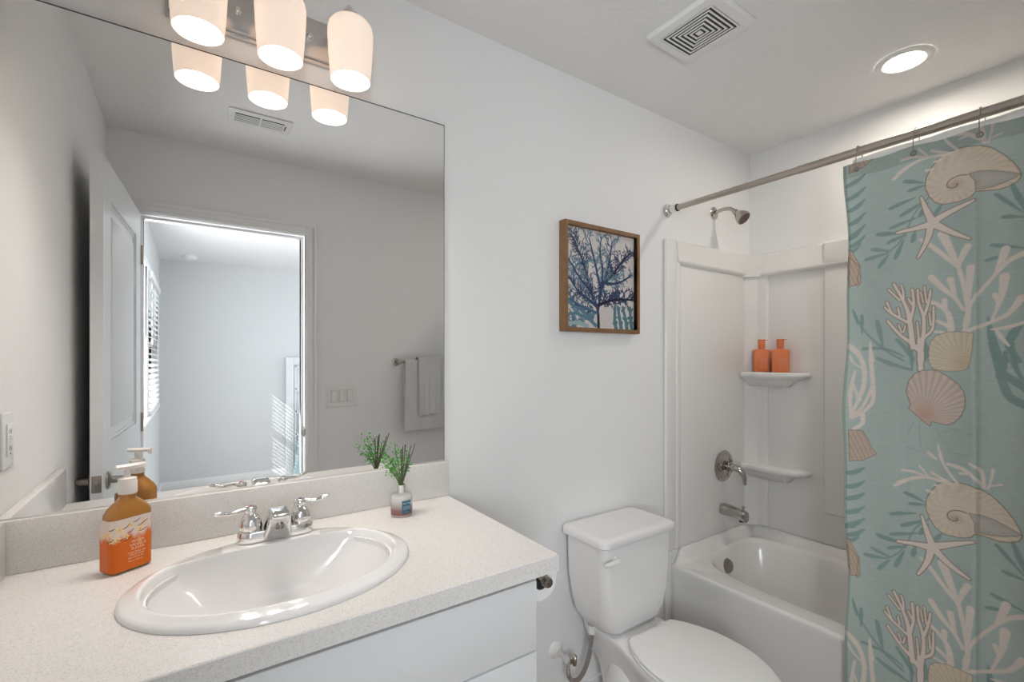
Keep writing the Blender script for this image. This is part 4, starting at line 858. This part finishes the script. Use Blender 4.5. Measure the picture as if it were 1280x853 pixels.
# orange bottles on the upper shelf
ORA = mat('orange_plastic', (.78, .215, .075), .45, bump=.01, var=.04)
ORT = mat('pale_orange_print', (.85, .38, .22), .5, var=.03)
def bottle(name, x, y, z, rot, label):
    t = thing(name, (x, y, z), label, 'bottle', 'orange bottles on the corner shelf'); M = Matrix.Translation((x, y, z)) @ Matrix.Rotation(rot, 4, 'Z')
    bm = B(); rr = []
    for hx, hy, zz, r in ((.034, .024, .0, .012), (.0375, .027, .003, .014), (.038, .0275, .105, .014), (.035, .025, .112, .014), (.016, .016, .116, .012), (.0125, .0125, .119, .012), (.0125, .0125, .124, .012)): rr.append([M @ p for p in rrect(0, 0, hx, hy, zz, r, 6)])
    loft(bm, rr); b = obj('bottle_body', bm, ORA, t, angle=45)
    bm = B(); lathe(bm, [(0, .1245), (.0155, .1245), (.0155, .158), (.0175, .159), (.0175, .163), (.015, .165), (0, .165)], M @ Vector((0, 0, 0)), (0, 0, 1), 28); box(bm, .0, .030, -.008, .008, .160, .1635, .001, 2, M); obj('cap', bm, ORA, t)
    bm = B()
    for i in range(7): box(bm, -.004, .030-(i % 3)*.004, -.02815, -.0274, .020+i*.0075, .0218+i*.0075, 0, 2, M)
    obj('printed_text_lines', bm, ORT, b); return t
bottle('shampoo_bottle', 2.417, -.098, 1.2805, R(-62), 'orange plastic bottle, the left one on the upper corner shelf')
bottle('conditioner_bottle', 2.417, -.192, 1.2805, R(-62), 'orange plastic bottle, the right one on the upper corner shelf')
# ------------------------------------------------------------------ ceiling fixtures
ef = thing('exhaust_fan_grille', (1.385, -.435, H), 'square white exhaust fan grille with concentric slots on the ceiling', 'exhaust fan')
bm = B(); e0, e1, f0, f1 = 1.270, 1.500, -.565, -.305; ecx, ecy = (e0+e1)/2, (f0+f1)/2
pl = [rrect(ecx, ecy, (e1-e0)/2-i_, (f1-f0)/2-i_, z_, .012, 4) for i_, z_ in ((0, H-.0005), (.0, H-.006), (.006, H-.014), (.020, H-.0165), (.033, H-.0165), (.035, H-.012))]
loft(bm, pl, True, True); obj('grille_frame', bm, PLAST, ef)
bm = B(); box(bm, e0+.036, e1-.036, f0+.036, f1-.036, H-.0158, H-.0148); obj('slot_shadow', bm, BLACK, ef)  # black sheet standing in for the shade inside the slots
bm = B(); n_ = 6
for i in range(n_+1):
    hx, hy = (e1-e0)/2-.0355-i*.0118, (f1-f0)/2-.0355-i*.0142; wd = .0060
    if i == n_: box(bm, ecx-hx, ecx+hx, ecy-hy, ecy+hy, H-.0172, H-.0154); break
    for a, b_, c_, d in ((-hx, hx, -hy, -hy+wd), (-hx, hx, hy-wd, hy), (-hx, -hx+wd*.9, -hy+wd, hy-wd), (hx-wd*.9, hx, -hy+wd, hy-wd)): box(bm, ecx+a, ecx+b_, ecy+c_, ecy+d, H-.0172, H-.0154)
obj('louver_rings', bm, PLAST, ef)
cl = thing('recessed_light', (2.15, -.757, H), 'round recessed ceiling light with white trim above the bathtub', 'ceiling light')
bm = B(); lathe(bm, [(.086, -.0005), (.085, -.005), (.078, -.009), (.066, -.010), (.057, -.007), (.054, -.0005)], (2.15, -.757, H), (0, 0, 1), 56); obj('trim_ring', bm, PLAST, cl, angle=50)
CANM = mat('recessed_lens', (1, 1, 1), .5, emit=CAN_C, estr=CAN_E)
bm = B(); lathe(bm, [(0, -.0035), (.0555, -.0035), (.0555, -.0005), (0, -.0005)], (2.15, -.757, H), (0, 0, 1), 48); obj('lens', bm, CANM, cl)
cvn = thing('ceiling_air_vent', (.263, -1.08, H), 'white ceiling supply register with two louvered sections, reflected in the mirror', 'air vent')
bm = B(); box(bm, .136, .390, -1.155, -1.008, H-.006, H-.0005, .003); obj('vent_frame', bm, PLAST, cvn)
bm = B(); box(bm, .162, .258, -1.122, -1.041, H-.0075, H-.0058); box(bm, .268, .358, -1.122, -1.041, H-.0075, H-.0058); box(bm, .364, .368, -1.105, -1.06, H-.0075, H-.0058); obj('duct_shade', bm, mat('vent_shadow', (.05, .05, .05), .9, var=.1), cvn)  # solid dark plates, coloured as the shade behind the louvers
bm = B()
for i in range(5):
    for a, b_ in ((.162, .258), (.268, .358)): box(bm, a, b_, -.0034, .0034, -.0006, .0006, 0, 2, Matrix.Translation((0, -1.114+i*.0163, H-.0095)) @ Matrix.Rotation(R(20), 4, 'X'))
obj('louvers', bm, PLAST, cvn)
# ------------------------------------------------------------------ wall plates
sw = thing('light_switch_plate', (.7425, YR, 1.125), 'white three-gang rocker light switch plate by the doorway, reflected in the mirror', 'light switch')
bm = B(); box(bm, .655, .830, YR+.0005, YR+.006, 1.062, 1.190, .0025, 3); obj('cover_plate', bm, PLAST, sw)
for i in range(3):
    x = .7425+(i-1)*.046
    bm = B(); box(bm, x-.0165, x+.0165, YR+.0062, YR+.0075, 1.092, 1.160, .0005); fr = obj('rocker_frame', bm, mat('rocker_gap', (.45, .45, .44), .5, var=.05) if i == 0 else bpy.data.materials['rocker_gap'], sw)
    bm = B(); box(bm, x-.0148, x+.0148, -.002, .003, -.0325, .0325, .001, 2, Matrix.Translation((0, YR+.0078, 1.126)) @ Matrix.Rotation(R(4 if i else -4), 4, 'X')); obj('rocker', bm, PLAST, fr)
ou = thing('wall_outlet', (XL, -.075, 1.175), 'white wall outlet on the left wall over the counter, reflected at the mirror edge', 'outlet')
bm = B(); box(bm, XL+.0005, XL+.006, -.112, -.040, 1.117, 1.235, .0025, 3); obj('cover_plate', bm, PLAST, ou)
bm = B(); box(bm, XL+.006, XL+.009, -.0925, -.0595, 1.142, 1.210, .001); ins = obj('receptacle', bm, TRIM, ou)
bm = B()
for z in (1.158, 1.194):
    for y in (-.081, -.071): box(bm, XL+.0088, XL+.0093, y-.0012, y+.0012, z-.005, z+.005)
    box(bm, XL+.0088, XL+.0093, -.078, -.074, z-.013, z-.009)
obj('slots', bm, DARK, ins)
bm = B()
for z in (1.172, 1.180): box(bm, XL+.0088, XL+.0100, -.083, -.069, z-.0025, z+.0025, .0005)
obj('test_button', bm, PLAST, ins)
# ------------------------------------------------------------------ towel bar and towels
tbz, tby = 1.327, YR+.062
br_ = thing('towel_bar', (1.35, YR, tbz), 'brushed nickel towel bar on the wall by the doorway, reflected in the mirror', 'towel bar')
bm = B(); lathe(bm, [(0, 1.072), (.008, 1.072), (.008, 1.668), (0, 1.668)], (0, tby, tbz), (1, 0, 0), 24); obj('bar', bm, NICK2, br_)
for x in (1.078, 1.662):
    bm = B(); lathe(bm, [(0, .0005), (.024, .0005), (.024, .007), (.012, .010), (.010, .046), (.0135, .048), (.0135, .072), (.011, .075), (0, .075)], (x, YR, tbz), (0, 1, 0), 28); obj('end_post', bm, NICK2, br_)
TOW = mat('terry_towel', (.93, .925, .92), .95, bump=1.0, bscale=900)
def towel(name, x0, x1, zf, zb, gap, label, group, flare=0.0, band=()):
    t = thing(name, ((x0+x1)/2, tby, tbz), label, 'towel', group); prof = []
    r = .0085+gap
    for i in range(24): k = i/24; prof.append((-(r+.001+.006*(1-k)*0), zb+(tbz-zb)*k, 'b'))
    for i in range(13): a = PI-PI*i/12; prof.append((r*math.cos(a), tbz+r*math.sin(a), 't'))
    for i in range(1, 41): k = i/40; prof.append((r+.001, tbz+(zf-tbz)*k, 'f'))
    nx = 48; V_ = []
    for i in range(nx+1):
        u = i/nx; row = []
        for dy, z, s in prof:
            dn = max(0, (tbz-z)/(tbz-zf)); x = x0+(x1-x0)*u+flare*(dn**1.3)*(u-.15 if s == 'f' else 0)
            wv = dn*(.006*math.sin(u*PI*3.2+.7)+.0035*math.sin(u*PI*8+1)); sg = 1 if s == 'f' else (-.35 if s == 'b' else 0)
            zz = z+(.018*dn*(u-.5) if s == 'f' else 0); th_ = 0
            for b_ in band:
                if s == 'f' and abs((z-zf)-b_) < .005: th_ = -.0015
            row.append(Vector((x, tby+dy+sg*abs(wv)+th_, zz)))
        V_.append(row)
    bm = B(); loft(bm, V_, False, False, closed=False); o = obj('towel_cloth', bm, TOW, t, angle=80)
    m_ = o.modifiers.new('thickness', 'SOLIDIFY'); m_.thickness = .005; m_.offset = 0 if gap < .006 else 1
    return t
towel('bath_towel', 1.112, 1.50, .893, 1.10, .004, 'large white bath towel folded over the bar beneath the hand towel', 'towels on the bar', .06, band=(.13,))
towel('hand_towel', 1.196, 1.355, .985, 1.05, .0175, 'small white hand towel with woven bands on top of the bath towel', 'towels on the bar', -.02, band=(.04, .055, .07, .085, .13))
# ------------------------------------------------------------------ soap bottle
BXp, BYp, br = -.109, -.112, R(31)
sb = thing('soap_dispenser', (BXp, BYp, CZ), 'amber pump hand soap bottle with a floral vanilla label on the counter', 'soap bottle')
Mb = Matrix.Translation((BXp, BYp, CZ)) @ Matrix.Rotation(br, 4, 'Z')
AMB = mat('amber_soap', (.58, .26, .055), .12, trans=.35, ior=1.35, coat=.5, var=.06, vscale=20)
def rb(hx, hy, z, r): return [Mb @ p for p in rrect(0, 0, hx, hy, z, r, 6)]
bm = B(); loft(bm, [rb(.033, .015, .0005, .010), rb(.037, .019, .003, .012), rb(.0385, .0205, .010, .013), rb(.039, .021, .113, .013), rb(.038, .0205, .120, .013), rb(.0325, .019, .129, .013), rb(.024, .0165, .138, .013), rb(.0165, .0145, .145, .013), rb(.0140, .0140, .149, .0138), rb(.0140, .0140, .156, .0138)])
sbb = obj('bottle_body', bm, AMB, sb, angle=50)
PUMP = mat('pump_plastic', (.86, .80, .76), .35, bump=.005)
bm = B(); lathe(bm, [(0, .1565), (.0160, .1565), (.0165, .159), (.0165, .180), (.0155, .183), (.0155, .188), (.008, .190), (.0055, .191), (.0055, .206), (0, .206)], Mb @ Vector((0, 0, 0)), (0, 0, 1), 28); pc_ = obj('pump_collar', bm, PUMP, sb, angle=30)
Mn = Mb @ Matrix.Rotation(R(-6), 4, 'Z')
bm = B(); loft(bm, [[Mn @ Vector((x, y*1.0, z)) for y, z in ((-w, .206-d), (w, .206-d), (w, .2125), (w*.5, .216), (-w*.5, .216), (-w, .2125))] for x, w, d in ((-.020, .006, -.002), (-.012, .008, -.001), (.008, .008, -.001), (.024, .006, -.0015), (.029, .0045, .004), (.031, .0035, .005))]); obj('pump_nozzle', bm, PUMP, pc_, angle=30)
us = np.arange(-.074, .0345, .0006); vs = np.arange(.006, .1105, .0006); lb = Print(us, vs, lin((222, 106, 24)))
vv = (lb.V-.014)/.0985; nz = .04*np.sin(lb.U*160)+.03*np.sin(lb.U*370+1); k = np.clip((vv+nz-.54)/.14, 0, 1)[..., None]; lb.C = lb.C*(1-k)+np.array(lin((236, 218, 208)))*k
rn = random.Random(3)
for (fx, fz, s) in ((-.045, .083, 1.2), (-.038, .070, .7), (-.058, .078, .8), (-.024, .089, 1.0), (-.013, .074, .8), (.012, .082, 1.1), (-.004, .094, .7), (.020, .096, .7), (-.027, .072, .7)):
    for q in range(5):
        a = q*2*PI/5+fx*90; lb.stroke([(fx, fz, .0012), (fx+.006*s*math.cos(a), fz+.006*s*math.sin(a), .0022*s)], lin((246, 214, 160)))
    lb.stroke([(fx, fz, .0013), (fx+.0003, fz, .0013)], lin((230, 160, 60)))
for a, b_ in (((-.042, .092), (-.032, .095)), ((-.046, .068), (-.034, .074)), ((-.018, .090), (-.006, .098)), ((-.010, .080), (.001, .086)), ((.008, .089), (.026, .099)), ((.010, .078), (.024, .082)), ((-.028, .070), (-.012, .072)), ((-.018, .066), (-.004, .071)), ((.0, .099), (.012, .104))): lb.stroke([(a[0], a[1], .0006), ((a[0]+b_[0])/2, (a[1]+b_[1])/2-.0015, .0009), (b_[0], b_[1], .0005)], lin((92, 48, 40)))
for a, b_ in (((.010, .066), (.014, .052)),): lb.stroke([(a[0], a[1], .003), (b_[0], b_[1], .002)], lin((240, 190, 120)), alpha=.5)
def lpos(U, V):
    hx_, hy_, r_ = .0393, .0214, .0133; s0 = hx_-r_; q_ = r_*PI/2; A = np.abs(U); sg_ = np.sign(U)
    ang = np.clip((A-s0)/r_, 0, PI/2); st_ = np.clip(A-s0-q_, 0, .03)
    X_ = sg_*(np.minimum(A, s0)+r_*np.sin(ang)); Y_ = -hy_+r_*(1-np.cos(ang))+st_
    P = np.einsum('ij,jkl->ikl', np.array(Mb.to_3x3()), np.stack([X_, Y_, V])); t_ = Mb.translation; return (P[0]+t_.x, P[1]+t_.y, P[2]+t_.z)
lab = lb.mesh('label', lpos, printmat('label_print', .35), sb); lab['label'] = 'peach and orange printed floral label'
CREAM = mat('cream_ink', (.95, .72, .50), .5, var=.02)
Mt = Mb @ Matrix.Translation((0, -.0217, 0)) @ Matrix.Rotation(R(90), 4, 'X')
for s, zz, sz, xx in (('WARM', .0595, .0075, .008), ('VANILLA', .0525, .0075, .008), ('SUGAR', .0455, .0075, .008), ('CLEANSING GEL', .0375, .0045, .006), ('HAND SOAP', .0325, .0045, .006), ('with essential oils', .0275, .004, .004), ('8 fl oz / 236 mL', .021, .004, .004)):
    text('label_text', s, sz, Mt @ Matrix.Translation((xx, zz, 0)), CREAM, lab, .0001)
# ------------------------------------------------------------------ reed diffuser
DX, DY = .484, -.112
rd = thing('reed_diffuser', (DX, DY, CZ), 'glass reed diffuser with dark sticks and green sprigs near the backsplash', 'reed diffuser')
GL = bpy.data.materials.new('frosted_diffuser_glass'); GL.use_nodes = True; nt = GL.node_tree; b_ = nt.nodes['Principled BSDF']
tc = nt.nodes.new('ShaderNodeTexCoord'); sx_ = nt.nodes.new('ShaderNodeSeparateXYZ'); cr = nt.nodes.new('ShaderNodeValToRGB'); nt.links.new(tc.outputs['Object'], sx_.inputs[0]); mlt = nt.nodes.new('ShaderNodeMath'); mlt.operation = 'MULTIPLY'; mlt.inputs[1].default_value = 1/.062
nt.links.new(sx_.outputs['Z'], mlt.inputs[0]); nt.links.new(mlt.outputs[0], cr.inputs[0]); nt.links.new(cr.outputs[0], b_.inputs['Base Color'])
cr.color_ramp.elements[0].position = .05; cr.color_ramp.elements[0].color = (.75, .62, .58, 1); cr.color_ramp.elements[1].position = .9; cr.color_ramp.elements[1].color = (.80, .79, .77, 1)
for p, c_ in ((.12, (.28, .10, .09, 1)), (.30, (.30, .14, .13, 1)), (.50, (.48, .43, .41, 1)), (.72, (.72, .70, .68, 1))): e = cr.color_ramp.elements.new(p); e.color = c_
b_.inputs['Roughness'].default_value = .15; b_.inputs['Coat Weight'].default_value = .5; b_.inputs['Transmission Weight'].default_value = .2
bm = B(); lathe(bm, [(0, .0005), (.0275, .0005), (.0295, .003), (.030, .006), (.030, .050), (.029, .055), (.025, .0585), (.013, .0605), (.0105, .062), (0, .062)], (DX, DY, CZ), (0, 0, 1), 40); gb = obj('glass_bottle', bm, GL, rd, angle=50)
SILV = mat('silver_collar', (.78, .77, .76), .2, 1.0, bump=.01)
bm = B(); lathe(bm, [(.0105, .062), (.0115, .0625), (.0115, .084), (.0100, .085), (.0085, .084), (.0085, .064)], (DX, DY, CZ), (0, 0, 1), 32); obj('collar', bm, SILV, rd)
bm = B(); cyl = []
va = math.atan2(-1.25, -.48)+R(27)
for i in range(13):
    a = va-R(25)+R(50)*i/12; cyl.append([Vector((DX+.0304*math.cos(a), DY+.0304*math.sin(a), CZ+z)) for z in (.010, .046)])
loft(bm, cyl, False, False, closed=False); dl = obj('label', bm, mat('blue_label', (.045, .135, .20), .5, var=.05), rd); dl['label'] = 'small dark blue label'
m_ = dl.modifiers.new('thickness', 'SOLIDIFY'); m_.thickness = .0004
LBT = mat('label_ink', (.55, .68, .72), .5, var=.02)
for s, zz, sz in (('SALT AIR', .039, .0055), ('COASTAL', .029, .0045), ('REED DIFFUSER', .024, .0028), ('3.4 fl oz', .015, .003)):
    Mt = Matrix.Translation((DX+.0312*math.cos(va), DY+.0312*math.sin(va), CZ+zz)) @ Matrix.Rotation(va+PI/2, 4, 'Z') @ Matrix.Rotation(R(90), 4, 'X'); text('label_text', s, sz, Mt, LBT, dl, .0001)
REED = mat('grey_reed', (.13, .105, .095), .8, var=.3, vscale=200)
rn = random.Random(5)
for dx, dy, h_ in ((.004, .0, .108), (.010, -.004, .112), (.002, .006, .100), (.030, .006, .106), (.040, .0, .112), (-.004, -.006, .100), (.020, -.010, .085)):
    bm = B(); tube(bm, [(DX-dx*.12, DY-dy*.12, CZ+.064), (DX+dx*1.0, DY+dy, CZ+.083+h_)], .0015, 8, 2); obj('reed', bm, REED, rd)
STEM = mat('green_stem', (.10, .16, .04), .6, var=.2); LEAF = mat('green_leaf', (.09, .36, .05), .5, var=.45, vscale=60)
bs = B(); bl = B()
def leaf_(p, s):
    d = Vector((rn.uniform(-1, 1), rn.uniform(-1, 1), rn.uniform(-.2, 1))).normalized(); u, v = frame_of(d); k = [(0, 0), (.35, .32), (.7, .36), (1, 0), (.7, -.36), (.35, -.32)]
    top = [p+(d*a+u*b_)*s+v*(.00035) for a, b_ in k]; bot = [q-v*.0007 for q in top]; loft(bl, [bot, top])
for (ex, ey, ez) in ((-.060, -.008, .088), (-.045, .012, .110), (-.028, -.02, .118), (-.016, .014, .128), (-.036, .0, .098), (-.020, .004, .085), (-.010, -.016, .112), (.020, .012, .098), (.012, -.014, .088), (-.050, .018, .080), (.026, .004, .088), (-.030, .02, .075)):
    base = Vector((DX, DY, CZ+.07)); tip = Vector((DX+ex, DY+ey, CZ+.07+ez)); mid = base.lerp(tip, .5)+Vector((-ex*.12, 0, .004)); tube(bs, [tuple(base)+(.0011,), tuple(mid)+(.0009,), tuple(tip)+(.0005,)], n=6, k=4)
    for q in range(17):
        t = rn.uniform(.48, 1.05); p = base.lerp(tip, t)+Vector((rn.gauss(0, .006), rn.gauss(0, .006), rn.gauss(0, .005))); leaf_(p, rn.uniform(.006, .0105))
sp2 = obj('sprig_stems', bs, STEM, rd); obj('sprig_leaves', bl, LEAF, sp2, smooth=False)
# ------------------------------------------------------------------ bedroom things reflected in the mirror
sd = thing('smoke_detector', (-.012, -4.27, HB), 'round white smoke detector on the bedroom ceiling, reflected in the mirror', 'smoke detector')
bm = B(); lathe(bm, [(0, -.038), (.035, -.038), (.052, -.034), (.062, -.022), (.064, -.0005), (0, -.0005)], (-.012, -4.27, HB), (0, 0, 1), 36); obj('detector_body', bm, PLAST, sd)
bm = B(); lathe(bm, [(0, -.0395), (.010, -.0395), (.010, -.038), (0, -.038)], (-.012, -4.27, HB), (0, 0, 1), 16); obj('test_button', bm, TRIM, sd)
gl_ = thing('shell_garland', (BX0+.03, -2.86, 1.90), 'grey shell garland hanging beside the bedroom window, reflected in the mirror', 'garland')
GM = mat('grey_shell', (.42, .42, .42), .5, var=.2)
bm = B(); tube(bm, [(BX0+.032, -2.855, 1.93), (BX0+.032, -2.855, 1.42)], .002, 6, 2); obj('cord', bm, GM, gl_)
bm = B()
for i in range(7):
    z = 1.86-i*.066; lathe(bm, [(0, -.030), (.014, -.022), (.024, -.006), (.021, .014), (.008, .028), (0, .030)], (BX0+.036, -2.855+.008*(-1)**i, z), (0, 0, 1), 14, sx=.45)
obj('shells', bm, GM, gl_)
wp = thing('wooden_panel', (1.65, BY+.04, 0), 'white wooden panel with diagonal braces by the far bedroom wall, reflected in the mirror', 'headboard')
WPM = mat('whitewashed_wood', (.76, .78, .80), .6, bump=.2, bscale=60, var=.06, vscale=30)
bm = B(); a0, a1, t0 = .895, 2.40, 1.36; y0, y1 = BY+.02, BY+.060
box(bm, a0, a0+.085, y0, y1, 0, t0, .004); box(bm, a1-.085, a1, y0, y1, 0, t0, .004); box(bm, a0+.085, a1-.085, y0, y1, t0-.085, t0, .004); box(bm, a0+.085, a1-.085, y0, y1, .0, .085, .004); obj('panel_frame', bm, WPM, wp)
bm = B(); box(bm, a0+.085, a1-.085, y0, y0+.014, .085, t0-.085); obj('panel_board', bm, WPM, wp)
bm = B()
for k in range(8):
    M_ = Matrix.Translation((a0+.085+.10+k*.16, (y0+y1)/2, .70)) @ Matrix.Rotation(R(38), 4, 'Y'); 
box(bm, a0+.09, a0+.115, y0+.014, y0+.03, .09, t0-.09, .002)
for zc in (1.16, .90, .64, .38):
    M_ = Matrix.Translation((a0+.085+.13, y0+.022, zc)) @ Matrix.Rotation(R(42), 4, 'Y'); box(bm, -.15, .15, -.008, .008, -.012, .012, .002, 2, M_)
obj('diagonal_brace', bm, WPM, wp)
bk = thing('blue_throw', (1.1, BY+.16, 0), 'light blue throw blanket draped in front of the white panel, reflected in the mirror', 'blanket')
THR = mat('light_blue_cloth', (.42, .56, .60), .9, bump=.3, bscale=120, var=.1)
rows = []
for i in range(25):
    v = i/24; z = .84*(1-v)+.012; xl = 1.075-.13*v**.9; row = []
    for j in range(33):
        u = j/32; x = xl+(1.62-xl)*u; row.append(Vector((x, BY+.145+.03*v+.018*math.sin(u*22+v*1.5)*(.3+v), z)))
    rows.append(row)
bm = B(); loft(bm, rows, False, False, closed=False); o = obj('blanket_cloth', bm, THR, bk, angle=80); m_ = o.modifiers.new('thickness', 'SOLIDIFY'); m_.thickness = .008
